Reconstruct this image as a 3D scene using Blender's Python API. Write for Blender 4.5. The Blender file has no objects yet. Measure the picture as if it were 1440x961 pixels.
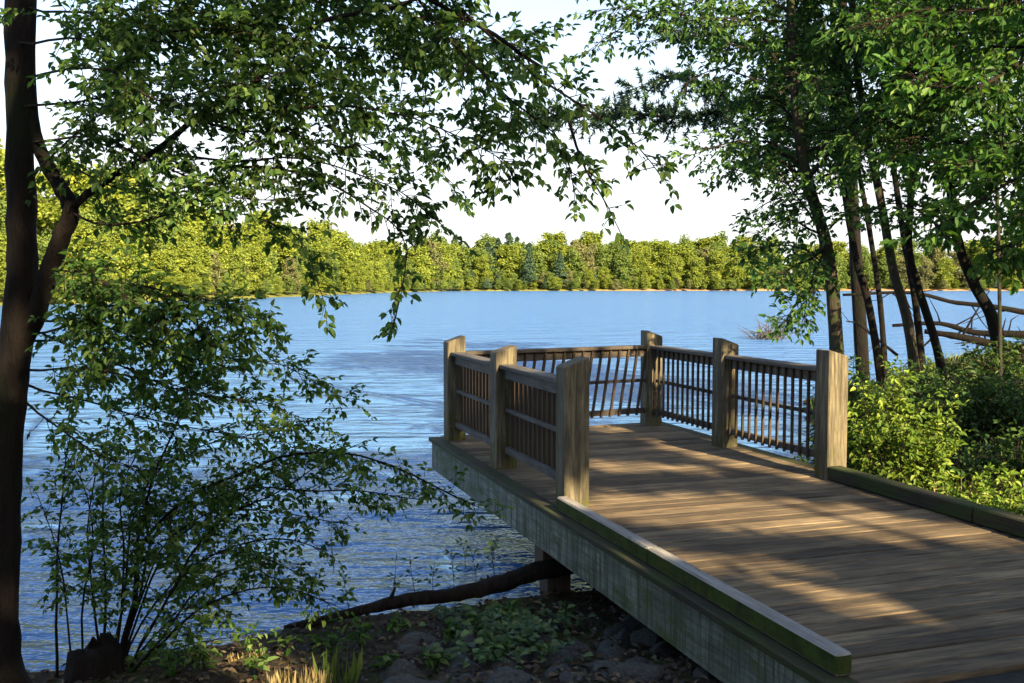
import bpy, math, random
import numpy as np
from mathutils import Vector, Matrix, noise

rng = np.random.default_rng(7)
random.seed(7)
C = bpy.data.collections.new("scene_content")
scene = bpy.context.scene
scene.collection.children.link(C)
R = math.radians

# ------------------------------------------------------------------ camera
F = 1400.0 / 1440.0 * 36.0
PITCH = math.atan((480.5 - 401) / 1400.0)
CP, SP = math.cos(PITCH), math.sin(PITCH)
CZ = 2.35
cam_d = bpy.data.cameras.new("camera")
cam_d.sensor_width = 36.0
cam_d.lens = F
cam_d.clip_end = 9000
cam_d.clip_start = 0.05
cam = bpy.data.objects.new("camera", cam_d)
C.objects.link(cam)
cam.location = (0, 0, CZ)
cam.rotation_euler = (math.pi / 2 - PITCH, 0, 0)
scene.camera = cam


def P(px, py, d):
    """world point seen at photo pixel (px, py) at world depth y = d"""
    a = (px - 720) / 1400.0
    b = -(py - 480.5) / 1400.0
    r = Vector((a, CP + b * SP, -SP + b * CP))
    return Vector((0, 0, CZ)) + r * (d / r.y)


def PL(px, py, z):
    a = (px - 720) / 1400.0
    b = -(py - 480.5) / 1400.0
    r = Vector((a, CP + b * SP, -SP + b * CP))
    return Vector((0, 0, CZ)) + r * ((z - CZ) / r.z)


# ------------------------------------------------------------------ object helpers
def tag(o, label=None, cat=None, group=None, kind=None):
    if label:
        o['label'] = label
    if cat:
        o['category'] = cat
    if group:
        o['group'] = group
    if kind:
        o['kind'] = kind
    return o


def link(o, parent=None):
    C.objects.link(o)
    if parent is not None:
        o.parent = parent
    return o


def empty(name, loc=(0, 0, 0), rz=0.0, parent=None):
    o = bpy.data.objects.new(name, None)
    o.empty_display_size = 0.2
    o.location = loc
    o.rotation_euler = (0, 0, rz)
    return link(o, parent)


def copy_tree(o, parent=None):
    c = o.copy()
    link(c)
    c.parent = parent
    for ch in list(o.children):
        copy_tree(ch, c)
    return c


class MB:
    """collects geometry, builds one mesh object"""

    def __init__(self):
        self.V = []
        self.Fc = []
        self.M = []
        self.n = 0
        self.smooth = []

    def add(self, verts, faces, mat=0, smooth=False):
        verts = np.asarray(verts, dtype=np.float64).reshape(-1, 3)
        self.V.append(verts)
        for f in faces:
            self.Fc.append([i + self.n for i in f])
            self.M.append(mat)
            self.smooth.append(smooth)
        self.n += len(verts)

    def box(self, lo, hi, mat=0, bev=0.0, top=None):
        x0, y0, z0 = lo
        x1, y1, z1 = hi
        if bev <= 0:
            v = [(x0, y0, z0), (x1, y0, z0), (x1, y1, z0), (x0, y1, z0), (x0, y0, z1), (x1, y0, z1), (x1, y1, z1), (x0, y1, z1)]
            f = [(0, 3, 2, 1), (4, 5, 6, 7), (0, 1, 5, 4), (1, 2, 6, 5), (2, 3, 7, 6), (3, 0, 4, 7)]
            self.add(v, f, mat)
            return
        b = bev
        v = []
        for (xa, ya, za) in ((x0, y0, z0), (x1, y0, z0), (x1, y1, z0), (x0, y1, z0), (x0, y0, z1), (x1, y0, z1), (x1, y1, z1), (x0, y1, z1)):
            sx = b if xa == x0 else -b
            sy = b if ya == y0 else -b
            sz = b if za == z0 else -b
            v += [(xa, ya + sy, za + sz), (xa + sx, ya, za + sz), (xa + sx, ya + sy, za)]
        # faces: per corner c: 3c = x-face vert, 3c+1 = y-face vert, 3c+2 = z-face vert
        X = lambda c: 3 * c
        Y = lambda c: 3 * c + 1
        Z = lambda c: 3 * c + 2
        f = [(Z(0), Z(3), Z(2), Z(1)), (Z(4), Z(5), Z(6), Z(7)),
             (Y(0), Y(1), Y(5), Y(4)), (Y(2), Y(3), Y(7), Y(6)),
             (X(1), X(2), X(6), X(5)), (X(3), X(0), X(4), X(7))]
        # edge faces
        for a, c in ((0, 1), (4, 5), (2, 3), (6, 7)):      # edges along x join y/z verts
            f.append((Y(a), Z(a), Z(c), Y(c)))
        for a, c in ((1, 2), (5, 6), (3, 0), (7, 4)):      # edges along y
            f.append((X(a), Z(a), Z(c), X(c)))
        for a, c in ((0, 4), (1, 5), (2, 6), (3, 7)):      # edges along z
            f.append((X(a), Y(a), Y(c), X(c)))
        for c in range(8):
            f.append((X(c), Y(c), Z(c)))
        self.add(v, f, mat)

    def tube(self, pts, radii, sides=6, mat=0, cap=True, jitter=0.0):
        pts = [Vector(p) for p in pts]
        n = len(pts)
        V = []
        ref = Vector((0.31, 0.77, 0.55)).normalized()
        for i, p in enumerate(pts):
            t = (pts[min(i + 1, n - 1)] - pts[max(i - 1, 0)])
            if t.length < 1e-9:
                t = Vector((0, 0, 1))
            t.normalize()
            a = t.cross(ref)
            if a.length < 0.05:
                a = t.cross(Vector((1, 0, 0)))
            a.normalize()
            b = t.cross(a)
            for k in range(sides):
                an = 2 * math.pi * k / sides
                r = radii[i]
                if jitter:
                    r *= 1 + jitter * noise.noise((p + a * math.cos(an) * r + b * math.sin(an) * r) * (1.2 / max(r, 0.02)))
                V.append(p + (a * math.cos(an) + b * math.sin(an)) * r)
        fs = []
        for i in range(n - 1):
            for k in range(sides):
                k2 = (k + 1) % sides
                fs.append((i * sides + k, i * sides + k2, (i + 1) * sides + k2, (i + 1) * sides + k))
        if cap:
            fs.append(tuple(range(sides))[::-1])
            fs.append(tuple((n - 1) * sides + k for k in range(sides)))
        self.add([tuple(v) for v in V], fs, mat, smooth=sides > 4)

    def build(self, name, mats, parent=None, loc=None):
        me = bpy.data.meshes.new(name)
        V = np.concatenate(self.V) if self.V else np.zeros((0, 3))
        if loc is not None:
            V = V - np.array(loc)
        me.from_pydata([tuple(v) for v in V], [], self.Fc)
        if not isinstance(mats, (list, tuple)):
            mats = [mats]
        for m in mats:
            me.materials.append(m)
        me.polygons.foreach_set('material_index', np.array(self.M, dtype=np.int32))
        me.polygons.foreach_set('use_smooth', np.array(self.smooth, dtype=bool))
        me.update()
        o = bpy.data.objects.new(name, me)
        if loc is not None and parent is None:
            o.location = loc
        return link(o, parent)


# ------------------------------------------------------------------ materials
def nmat(name):
    m = bpy.data.materials.new(name)
    m.use_nodes = True
    nt = m.node_tree
    nt.nodes.clear()
    out = nt.nodes.new('ShaderNodeOutputMaterial')
    return m, nt, out


def N(nt, t, **kw):
    n = nt.nodes.new(t)
    for k, v in kw.items():
        if k in n.inputs:
            n.inputs[k].default_value = v
        else:
            setattr(n, k, v)
    return n


def ramp(nt, fac, stops):
    r = nt.nodes.new('ShaderNodeValToRGB')
    e = r.color_ramp.elements
    while len(e) > 1:
        e.remove(e[-1])
    e[0].position = stops[0][0]
    e[0].color = (*stops[0][1], 1)
    for p, c in stops[1:]:
        x = e.new(p)
        x.color = (*c, 1)
    nt.links.new(fac, r.inputs[0])
    return r.outputs[0]


def mixc(nt, fac, a, b, mode='MIX'):
    m = nt.nodes.new('ShaderNodeMix')
    m.data_type = 'RGBA'
    m.blend_type = mode
    for sock, val in ((m.inputs[0], fac), (m.inputs[6], a), (m.inputs[7], b)):
        if hasattr(val, 'is_linked'):
            nt.links.new(val, sock)
        elif isinstance(val, (int, float)):
            sock.default_value = val
        else:
            sock.default_value = (*val, 1)
    return m.outputs[2]


def mth(nt, op, a, b=None):
    m = nt.nodes.new('ShaderNodeMath')
    m.operation = op
    for sock, val in zip(m.inputs, (a, b)):
        if val is None:
            continue
        if hasattr(val, 'is_linked'):
            nt.links.new(val, sock)
        else:
            sock.default_value = val
    return m.outputs[0]


def coords(nt, scale=(1, 1, 1), kind='Object'):
    tc = nt.nodes.new('ShaderNodeTexCoord')
    mp = nt.nodes.new('ShaderNodeMapping')
    mp.inputs['Scale'].default_value = scale
    nt.links.new(tc.outputs[kind], mp.inputs[0])
    return mp.outputs[0]


def noise_t(nt, vec, scale, detail=4, rough=0.6):
    n = nt.nodes.new('ShaderNodeTexNoise')
    n.inputs['Scale'].default_value = scale
    n.inputs['Detail'].default_value = detail
    n.inputs['Roughness'].default_value = rough
    nt.links.new(vec, n.inputs['Vector'])
    return n.outputs['Fac']


def bump(nt, h, strength, dist):
    b = nt.nodes.new('ShaderNodeBump')
    b.inputs['Strength'].default_value = strength
    b.inputs['Distance'].default_value = dist
    nt.links.new(h, b.inputs['Height'])
    return b.outputs[0]


def principled(nt, out, col, rough=0.8, normal=None, spec=0.3):
    p = nt.nodes.new('ShaderNodeBsdfPrincipled')
    if hasattr(col, 'is_linked'):
        nt.links.new(col, p.inputs['Base Color'])
    else:
        p.inputs['Base Color'].default_value = (*col, 1)
    if hasattr(rough, 'is_linked'):
        nt.links.new(rough, p.inputs['Roughness'])
    else:
        p.inputs['Roughness'].default_value = rough
    p.inputs['Specular IOR Level'].default_value = spec
    if normal is not None:
        nt.links.new(normal, p.inputs['Normal'])
    nt.links.new(p.outputs[0], out.inputs['Surface'])
    return p


def leaf_mat(name, stops, trans=0.35, rough=0.55, clump=0.6, spec=0.25, tint=(1.2, 1.25, 0.5)):
    """stops: colours picked at random for each leaf; clump: noise wide tone change"""
    m, nt, out = nmat(name)
    g = nt.nodes.new('ShaderNodeNewGeometry')
    col = ramp(nt, g.outputs['Random Per Island'], stops)
    nz = noise_t(nt, coords(nt), clump, 2)
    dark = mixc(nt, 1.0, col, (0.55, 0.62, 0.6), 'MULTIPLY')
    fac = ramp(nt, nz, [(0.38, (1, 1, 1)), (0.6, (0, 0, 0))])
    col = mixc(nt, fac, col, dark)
    p = nt.nodes.new('ShaderNodeBsdfPrincipled')
    nt.links.new(col, p.inputs['Base Color'])
    p.inputs['Roughness'].default_value = rough
    p.inputs['Specular IOR Level'].default_value = spec
    t = nt.nodes.new('ShaderNodeBsdfTranslucent')
    tcol = mixc(nt, 1.0, col, tint, 'MULTIPLY')
    nt.links.new(tcol, t.inputs[0])
    mx = nt.nodes.new('ShaderNodeMixShader')
    mx.inputs[0].default_value = trans
    nt.links.new(p.outputs[0], mx.inputs[1])
    nt.links.new(t.outputs[0], mx.inputs[2])
    nt.links.new(mx.outputs[0], out.inputs['Surface'])
    return m


def bark_mat(name, c0, c1, scale=9.0, moss=None):
    m, nt, out = nmat(name)
    v = coords(nt, (1, 1, 0.22))
    n1 = noise_t(nt, v, scale * 2, 6, 0.7)
    n2 = noise_t(nt, coords(nt), scale * 0.3, 3)
    col = ramp(nt, n1, [(0.3, c0), (0.7, c1)])
    if moss:
        col = mixc(nt, ramp(nt, n2, [(0.5, (0, 0, 0)), (0.62, (1, 1, 1))]), col, moss)
    principled(nt, out, col, 0.9, bump(nt, n1, 1.0, 0.07), 0.15)
    return m


def wood_mat(name, c0, c1, along='y', moss=None, moss_cut=0.55, island=0.5, rough=0.8, streak=None, low_moss=None, scl=1.0):
    m, nt, out = nmat(name)
    sc = {'x': (1.2, 14, 14), 'y': (14, 1.2, 14), 'z': (14, 14, 1.2)}[along]
    v = coords(nt, sc)
    grain = noise_t(nt, v, 3.0 * scl, 6, 0.65)
    blot = noise_t(nt, coords(nt), 2.2, 4)
    col = ramp(nt, grain, [(0.28, c0), (0.72, c1)])
    if island:
        g = nt.nodes.new('ShaderNodeNewGeometry')
        tone = ramp(nt, g.outputs['Random Per Island'], [(0, (1 - island, 1 - island, 1 - island * 0.95)), (1, (1.0, 1.0, 1.0))])
        col = mixc(nt, 1.0, col, tone, 'MULTIPLY')
    wear = ramp(nt, blot, [(0.3, (0.6, 0.6, 0.62)), (0.65, (1, 1, 1))])
    col = mixc(nt, 1.0, col, wear, 'MULTIPLY')
    if streak:
        sv = coords(nt, (13, 13, 0.9))
        sn = noise_t(nt, sv, 1.5, 6, 0.75)
        col = mixc(nt, ramp(nt, sn, [(0.46, (0, 0, 0)), (0.62, (1, 1, 1))]), col, streak)
    if moss:
        mn = noise_t(nt, coords(nt, (1, 0.6, 2)), 4.5, 6, 0.7)
        f = ramp(nt, mn, [(moss_cut - 0.08, (0, 0, 0)), (moss_cut + 0.08, (1, 1, 1))])
        col = mixc(nt, f, col, moss)
    if low_moss:
        tc = nt.nodes.new('ShaderNodeTexCoord')
        sx = nt.nodes.new('ShaderNodeSeparateXYZ')
        nt.links.new(tc.outputs['Object'], sx.inputs[0])
        mn = noise_t(nt, coords(nt), 6.0, 5, 0.7)
        h = mth(nt, 'SUBTRACT', 1.30, sx.outputs['Z'])          # moss creeps up from the foot of the post
        h = mth(nt, 'ADD', h, mth(nt, 'MULTIPLY', mth(nt, 'SUBTRACT', mn, 0.5), 3.0))
        f = ramp(nt, h, [(0.30, (0, 0, 0)), (0.75, (1, 1, 1))])
        col = mixc(nt, mth(nt, 'MULTIPLY', f, 0.8), col, low_moss)
    principled(nt, out, col, rough, bump(nt, grain, 0.6, 0.012), 0.2)
    return m


M = {}
M['deck'] = wood_mat('deck_wood', (0.045, 0.041, 0.034), (0.30, 0.222, 0.125), 'x', island=0.62, rough=0.95)
M['post'] = wood_mat('post_wood', (0.030, 0.031, 0.025), (0.225, 0.19, 0.115), 'z', island=0.05, streak=(0.042, 0.038, 0.026), low_moss=(0.05, 0.054, 0.008))
M['post_left'] = M['post']
M['rail'] = wood_mat('rail_wood', (0.055, 0.052, 0.044), (0.15, 0.14, 0.12), 'y', island=0.2)
M['rail_cross'] = wood_mat('cross_rail_wood', (0.05, 0.04, 0.03), (0.11, 0.095, 0.075), 'x', island=0.2)
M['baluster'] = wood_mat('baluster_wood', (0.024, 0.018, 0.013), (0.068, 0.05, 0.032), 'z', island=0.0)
M['fascia'] = wood_mat('fascia_wood', (0.09, 0.105, 0.08), (0.26, 0.29, 0.235), 'y', island=0.25, streak=(0.036, 0.048, 0.026), moss=(0.05, 0.072, 0.022), moss_cut=0.58)
M['curb'] = wood_mat('curb_wood', (0.24, 0.23, 0.20), (0.42, 0.40, 0.36), 'y', island=0.1)
M['edge'] = wood_mat('edge_wood', (0.024, 0.022, 0.015), (0.06, 0.05, 0.032), 'y', island=0.2, moss=(0.028, 0.04, 0.010), moss_cut=0.5)
M['pile'] = wood_mat('pile_wood', (0.05, 0.038, 0.026), (0.11, 0.08, 0.055), 'z', island=0)
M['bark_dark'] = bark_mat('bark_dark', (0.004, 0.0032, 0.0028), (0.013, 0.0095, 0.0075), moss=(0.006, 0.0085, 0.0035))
M['bark_grey'] = bark_mat('bark_grey', (0.018, 0.015, 0.012), (0.065, 0.054, 0.042), moss=(0.03, 0.042, 0.015))
M['twig'] = bark_mat('twig_bark', (0.012, 0.009, 0.007), (0.035, 0.027, 0.02))
M['dead'] = bark_mat('dead_wood', (0.035, 0.032, 0.033), (0.10, 0.09, 0.09))
M['log'] = bark_mat('wet_log', (0.006, 0.005, 0.004), (0.024, 0.018, 0.014))


def curb_moss():
    m, nt, out = nmat('mossy_curb')
    v = coords(nt, (14, 1.2, 14))
    grain = noise_t(nt, v, 3.0, 6, 0.65)
    col = ramp(nt, grain, [(0.28, (0.13, 0.125, 0.115)), (0.72, (0.29, 0.28, 0.255))])
    mossn = noise_t(nt, coords(nt, (1, 1, 1)), 8, 6, 0.75)
    mcol = ramp(nt, mossn, [(0.3, (0.020, 0.026, 0.009)), (0.7, (0.052, 0.078, 0.016))])
    g = nt.nodes.new('ShaderNodeNewGeometry')
    tn = nt.nodes.new('ShaderNodeTexCoord')
    sx = nt.nodes.new('ShaderNodeSeparateXYZ')
    nt.links.new(tn.outputs['Normal'], sx.inputs[0])
    side = mth(nt, 'SUBTRACT', 1.0, mth(nt, 'ABSOLUTE', sx.outputs['Z']))   # moss grows on the flanks, the walked top is bare
    big = noise_t(nt, coords(nt, (1, 0.5, 1)), 5.0, 4, 0.7)
    f = ramp(nt, mth(nt, 'ADD', side, mth(nt, 'MULTIPLY', mth(nt, 'SUBTRACT', big, 0.5), 1.6)), [(0.42, (0, 0, 0)), (0.62, (1, 1, 1))])
    col = mixc(nt, f, col, mcol)
    h = mth(nt, 'ADD', grain, mossn)
    principled(nt, out, col, 0.9, bump(nt, h, 0.8, 0.012), 0.1)
    return m


M['curb_moss'] = curb_moss()

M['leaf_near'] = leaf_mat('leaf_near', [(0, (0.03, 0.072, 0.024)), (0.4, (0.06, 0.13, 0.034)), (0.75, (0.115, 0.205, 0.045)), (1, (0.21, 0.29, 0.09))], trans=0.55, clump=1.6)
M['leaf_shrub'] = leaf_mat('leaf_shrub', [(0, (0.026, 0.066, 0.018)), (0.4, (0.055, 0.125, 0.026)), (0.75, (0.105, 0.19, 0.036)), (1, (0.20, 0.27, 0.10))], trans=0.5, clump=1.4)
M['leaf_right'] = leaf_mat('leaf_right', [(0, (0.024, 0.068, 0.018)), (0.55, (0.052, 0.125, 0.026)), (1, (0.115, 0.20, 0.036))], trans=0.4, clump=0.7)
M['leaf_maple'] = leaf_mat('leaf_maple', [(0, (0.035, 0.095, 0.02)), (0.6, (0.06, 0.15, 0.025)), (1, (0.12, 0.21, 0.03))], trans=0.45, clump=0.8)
M['needle'] = leaf_mat('needle', [(0, (0.02, 0.05, 0.028)), (1, (0.05, 0.09, 0.04))], trans=0.15, clump=0.9)
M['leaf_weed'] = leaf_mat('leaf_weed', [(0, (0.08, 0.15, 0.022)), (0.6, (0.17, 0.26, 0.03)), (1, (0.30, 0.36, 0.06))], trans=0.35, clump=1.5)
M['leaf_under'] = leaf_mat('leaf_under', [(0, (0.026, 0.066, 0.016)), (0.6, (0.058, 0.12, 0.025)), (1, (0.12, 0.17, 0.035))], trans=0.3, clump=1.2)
M['leaf_shade'] = leaf_mat('leaf_shade', [(0, (0.03, 0.07, 0.02)), (1, (0.06, 0.12, 0.03))], trans=0.15)
M['far_yellow'] = leaf_mat('far_yellow', [(0, (0.11, 0.15, 0.018)), (0.6, (0.175, 0.22, 0.026)), (1, (0.24, 0.27, 0.04))], trans=0.3, clump=0.25)
M['far_green'] = leaf_mat('far_green', [(0, (0.075, 0.125, 0.026)), (0.6, (0.125, 0.18, 0.034)), (1, (0.18, 0.22, 0.045))], trans=0.3, clump=0.25)
M['far_olive'] = leaf_mat('far_olive', [(0, (0.10, 0.115, 0.045)), (0.6, (0.155, 0.16, 0.06)), (1, (0.21, 0.20, 0.08))], trans=0.25, clump=0.25)
M['far_pine'] = leaf_mat('far_pine', [(0, (0.03, 0.065, 0.04)), (1, (0.06, 0.10, 0.055))], trans=0.1, clump=0.3)
M['dry'] = leaf_mat('dry_grass', [(0, (0.22, 0.16, 0.07)), (0.7, (0.34, 0.26, 0.12)), (1, (0.45, 0.37, 0.2))], trans=0.25, clump=2)
M['blade'] = leaf_mat('grass_blade', [(0, (0.05, 0.09, 0.02)), (0.7, (0.10, 0.15, 0.03)), (1, (0.2, 0.2, 0.07))], trans=0.3, clump=0.8)
M['litter'] = leaf_mat('leaf_litter', [(0, (0.02, 0.015, 0.011)), (0.7, (0.055, 0.038, 0.023)), (1, (0.15, 0.11, 0.065))], trans=0.1, clump=2)
M['ivy'] = leaf_mat('ivy_leaf', [(0, (0.02, 0.05, 0.018)), (0.8, (0.05, 0.10, 0.03)), (1, (0.10, 0.16, 0.05))], trans=0.2, clump=2, spec=0.4)


def ground_mat():
    m, nt, out = nmat('bank_soil')
    n1 = noise_t(nt, coords(nt), 1.3, 6, 0.7)
    n2 = noise_t(nt, coords(nt), 14, 5, 0.7)
    col = ramp(nt, n2, [(0.3, (0.014, 0.011, 0.008)), (0.55, (0.034, 0.026, 0.018)), (0.75, (0.08, 0.06, 0.04))])
    green = ramp(nt, n2, [(0.3, (0.018, 0.028, 0.01)), (0.7, (0.06, 0.075, 0.022))])
    col = mixc(nt, ramp(nt, n1, [(0.48, (0, 0, 0)), (0.6, (1, 1, 1))]), col, green)
    principled(nt, out, col, 0.95, bump(nt, n2, 1.0, 0.05), 0.1)
    return m


M['ground'] = ground_mat()


def simple_noise_mat(name, c0, c1, scale, rough=0.9, bd=0.02, spec=0.2):
    m, nt, out = nmat(name)
    n = noise_t(nt, coords(nt), scale, 6, 0.7)
    principled(nt, out, ramp(nt, n, [(0.3, c0), (0.7, c1)]), rough, bump(nt, n, 0.7, bd), spec)
    return m


def far_bank_mat():
    m, nt, out = nmat('far_bank_soil')
    n = noise_t(nt, coords(nt), 0.12, 5, 0.7)
    grassy = ramp(nt, n, [(0.3, (0.07, 0.085, 0.02)), (0.7, (0.17, 0.17, 0.04))])
    soil = ramp(nt, n, [(0.3, (0.15, 0.12, 0.05)), (0.7, (0.34, 0.20, 0.11))])
    tc = nt.nodes.new('ShaderNodeTexCoord')
    sx = nt.nodes.new('ShaderNodeSeparateXYZ')
    nt.links.new(tc.outputs['Object'], sx.inputs[0])
    f = mth(nt, 'MULTIPLY', mth(nt, 'DIVIDE', mth(nt, 'SUBTRACT', sx.outputs['X'], 20), 40), mth(nt, 'LESS_THAN', sx.outputs['Z'], 0.75))      # bare soil shows only on the far right hand shore
    cl = nt.nodes.new('ShaderNodeClamp')
    nt.links.new(f, cl.inputs[0])
    principled(nt, out, mixc(nt, cl.outputs[0], grassy, soil), 0.95, None, 0.1)
    return m


M['far_ground'] = far_bank_mat()
M['path'] = simple_noise_mat('path_asphalt', (0.016, 0.015, 0.014), (0.034, 0.032, 0.029), 30, bd=0.006)
M['rock'] = simple_noise_mat('rock', (0.024, 0.025, 0.024), (0.075, 0.078, 0.076), 7, 0.85, 0.03)


def water_mat():
    m, nt, out = nmat('lake_water')
    v1 = coords(nt, (0.35, 1.0, 1.0))
    v2 = coords(nt, (0.5, 1.0, 1.0))
    a = noise_t(nt, v1, 0.9, 3, 0.55)
    b = noise_t(nt, v2, 3.2, 4, 0.6)
    c = noise_t(nt, coords(nt, (0.25, 1, 1)), 0.16, 2, 0.5)
    h = mth(nt, 'ADD', mth(nt, 'MULTIPLY', a, 1.0), mth(nt, 'MULTIPLY', b, 0.38))
    h = mth(nt, 'ADD', h, mth(nt, 'MULTIPLY', c, 0.3))
    bn = bump(nt, h, 1.0, 0.55)
    body = nt.nodes.new('ShaderNodeBsdfDiffuse')           # light scattered back by the lake water
    body.inputs['Color'].default_value = (0.065, 0.165, 0.37, 1)
    nt.links.new(bn, body.inputs['Normal'])
    gl = nt.nodes.new('ShaderNodeBsdfGlossy')
    gl.inputs['Color'].default_value = (0.78, 0.88, 1.0, 1)
    gl.inputs['Roughness'].default_value = 0.10
    nt.links.new(bn, gl.inputs['Normal'])
    fr = nt.nodes.new('ShaderNodeFresnel')
    fr.inputs['IOR'].default_value = 1.9
    nt.links.new(bn, fr.inputs['Normal'])
    mx = nt.nodes.new('ShaderNodeMixShader')
    nt.links.new(fr.outputs[0], mx.inputs[0])
    nt.links.new(body.outputs[0], mx.inputs[1])
    nt.links.new(gl.outputs[0], mx.inputs[2])
    nt.links.new(mx.outputs[0], out.inputs['Surface'])
    return m


M['water'] = water_mat()

# ------------------------------------------------------------------ sun and sky
SUN_EL, SUN_AZ = R(27), R(30)          # azimuth measured from straight behind the camera, to the right
S = Vector((math.sin(SUN_AZ) * math.cos(SUN_EL), -math.cos(SUN_AZ) * math.cos(SUN_EL), math.sin(SUN_EL)))
sun_d = bpy.data.lights.new("sun", 'SUN')
sun_d.energy = 5.0
sun_d.angle = R(0.5)
sun_d.color = (1.0, 0.77, 0.46)
sun = bpy.data.objects.new("sun", sun_d)
C.objects.link(sun)
sun.location = S * 60
sun.rotation_euler = (-S).to_track_quat('-Z', 'Y').to_euler()

w = bpy.data.worlds.new("World")
scene.world = w
w.use_nodes = True
nt = w.node_tree
nt.nodes.clear()
wo = nt.nodes.new('ShaderNodeOutputWorld')
bg = nt.nodes.new('ShaderNodeBackground')
sky = nt.nodes.new('ShaderNodeTexSky')
sky.sky_type = 'NISHITA'
sky.sun_disc = False
sky.sun_elevation = SUN_EL
sky.sun_rotation = math.atan2(S.x, S.y)
sky.air_density = 1.0
sky.dust_density = 2.0
sky.ozone_density = 1.5
bg.inputs['Strength'].default_value = 0.078
# white veil added low in the sky to brighten the horizon, broken higher up
wc = nt.nodes.new('ShaderNodeTexCoord')
wmap = nt.nodes.new('ShaderNodeMapping')
wmap.inputs['Scale'].default_value = (1, 1, 3.0)
nt.links.new(wc.outputs['Generated'], wmap.inputs[0])
cl = noise_t(nt, wmap.outputs[0], 2.2, 5, 0.6)
wz = nt.nodes.new('ShaderNodeSeparateXYZ')
nt.links.new(wc.outputs['Generated'], wz.inputs[0])
low = ramp(nt, wz.outputs['Z'], [(0.0, (1, 1, 1)), (0.11, (0.9, 0.9, 0.9)), (0.2, (0.45, 0.45, 0.45)), (0.38, (0, 0, 0))])
veil = mth(nt, 'MULTIPLY', low, ramp(nt, cl, [(0.30, (0.55, 0.55, 0.55)), (0.55, (1, 1, 1))]))
skyc = mixc(nt, veil, sky.outputs[0], (3.5, 3.55, 3.6))
nt.links.new(skyc, bg.inputs[0])
nt.links.new(bg.outputs[0], wo.inputs[0])
scene.view_settings.view_transform = 'Standard'
scene.view_settings.look = 'None'
scene.view_settings.exposure = 2.25
scene.view_settings.gamma = 1.0
scene.cycles.use_denoising = True
scene.cycles.max_bounces = 8
scene.cycles.transparent_max_bounces = 4

# ------------------------------------------------------------------ terrain
SHORE = np.array([(-900, -120), (-120, -20), (-30, 2.0), (-10, 4.6), (-4, 5.7), (-2.7, 6.0), (-1.84, 6.45), (-1.36, 6.85), (-0.6, 7.12), (0.2, 7.4),
                  (1.4, 7.9), (2.3, 8.9), (3.0, 9.8), (4.0, 12.0), (4.7, 14.5), (5.2, 17.5), (5.9, 20), (7.5, 22.6), (10, 24.2), (14, 26), (40, 34), (160, 60), (900, 150)], dtype=float)


def shore_dist(x, y):
    x = np.asarray(x, float)
    y = np.asarray(y, float)
    d = np.full(x.shape, 1e9)
    for (ax, ay), (bx, by) in zip(SHORE[:-1], SHORE[1:]):
        ex, ey = bx - ax, by - ay
        t = np.clip(((x - ax) * ex + (y - ay) * ey) / (ex * ex + ey * ey), 0, 1)
        d = np.minimum(d, np.hypot(x - ax - t * ex, y - ay - t * ey))
    ys = np.interp(x, SHORE[:, 0], SHORE[:, 1])
    return np.where(y < ys, d, -d)


def ground_z(x, y):
    x = np.asarray(x, float)
    y = np.asarray(y, float)
    d = shore_dist(x, y)
    wdt = np.interp(x, [2.6, 4.5], [5.2, 2.8])
    top = np.interp(x, [3, 5, 9, 14], [0.68, 0.68, 0.85, 1.1])
    t = np.clip(d / wdt, 0, 1)
    z = 0.02 + top * t * t * (3 - 2 * t) * 0.75 + top * 0.25 * t
    z = np.where(d < 0, np.maximum(d * 0.28, -2.2), z)
    z = z + 0.035 * np.sin(x * 2.3 + 1.1 * np.sin(y * 1.7)) * np.sin(y * 2.9 + x) * np.clip(d + 0.4, 0, 1)
    return z


def gz(x, y):
    return float(ground_z(np.array([x]), np.array([y]))[0])


def grid_mesh(name, xs, ys, zf, mat, kind):
    X, Y = np.meshgrid(xs, ys)
    Z = zf(X.ravel(), Y.ravel())
    V = np.stack([X.ravel(), Y.ravel(), Z], 1)
    nx, ny = len(xs), len(ys)
    i = np.arange((nx - 1) * (ny - 1))
    r, c = i // (nx - 1), i % (nx - 1)
    a = r * nx + c
    Fq = np.stack([a, a + 1, a + nx + 1, a + nx], 1)
    me = bpy.data.meshes.new(name)
    me.from_pydata(V.tolist(), [], Fq.tolist())
    me.polygons.foreach_set('use_smooth', np.ones(len(Fq), dtype=bool))
    me.materials.append(mat)
    o = bpy.data.objects.new(name, me)
    link(o)
    o['kind'] = kind
    return o


xs = np.concatenate([[-900, -500, -250, -120, -70, -40, -25, -16], np.arange(-11, 14, 0.14), [15, 17, 20, 24, 30, 45, 80, 160, 300, 500, 900]])
ys = np.concatenate([[-900, -500, -250, -120, -70, -40, -25, -15, -8, -4, -1], np.arange(1, 26, 0.14), [27, 29, 32, 38, 50, 80, 120, 160]])
grid_mesh('ground', xs, ys, ground_z, M['ground'], 'structure')

wm = MB()
wm.add([(-1200, -950, 0), (1200, -950, 0), (1200, 1300, 0), (-1200, 1300, 0)], [(0, 1, 2, 3)])
tag(wm.build('water', M['water']), kind='structure')

# far bank: strip of rising land round the other side of the lake
FAR = [(-160, -60), (-85, 50), (-62, 100), (-53, 130), (-47, 160), (-41, 230), (-36, 310), (-22, 385), (60, 402), (150, 408), (260, 392), (420, 340), (620, 260)]


def far_line(k):
    """point and inland normal at index position k (float)"""
    i = min(int(k), len(FAR) - 2)
    t = k - i
    a, b = Vector(FAR[i]), Vector(FAR[i + 1])
    p = a.lerp(b, t)
    tg = (b - a).normalized()
    return p, Vector((-tg.y, tg.x))


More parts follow.
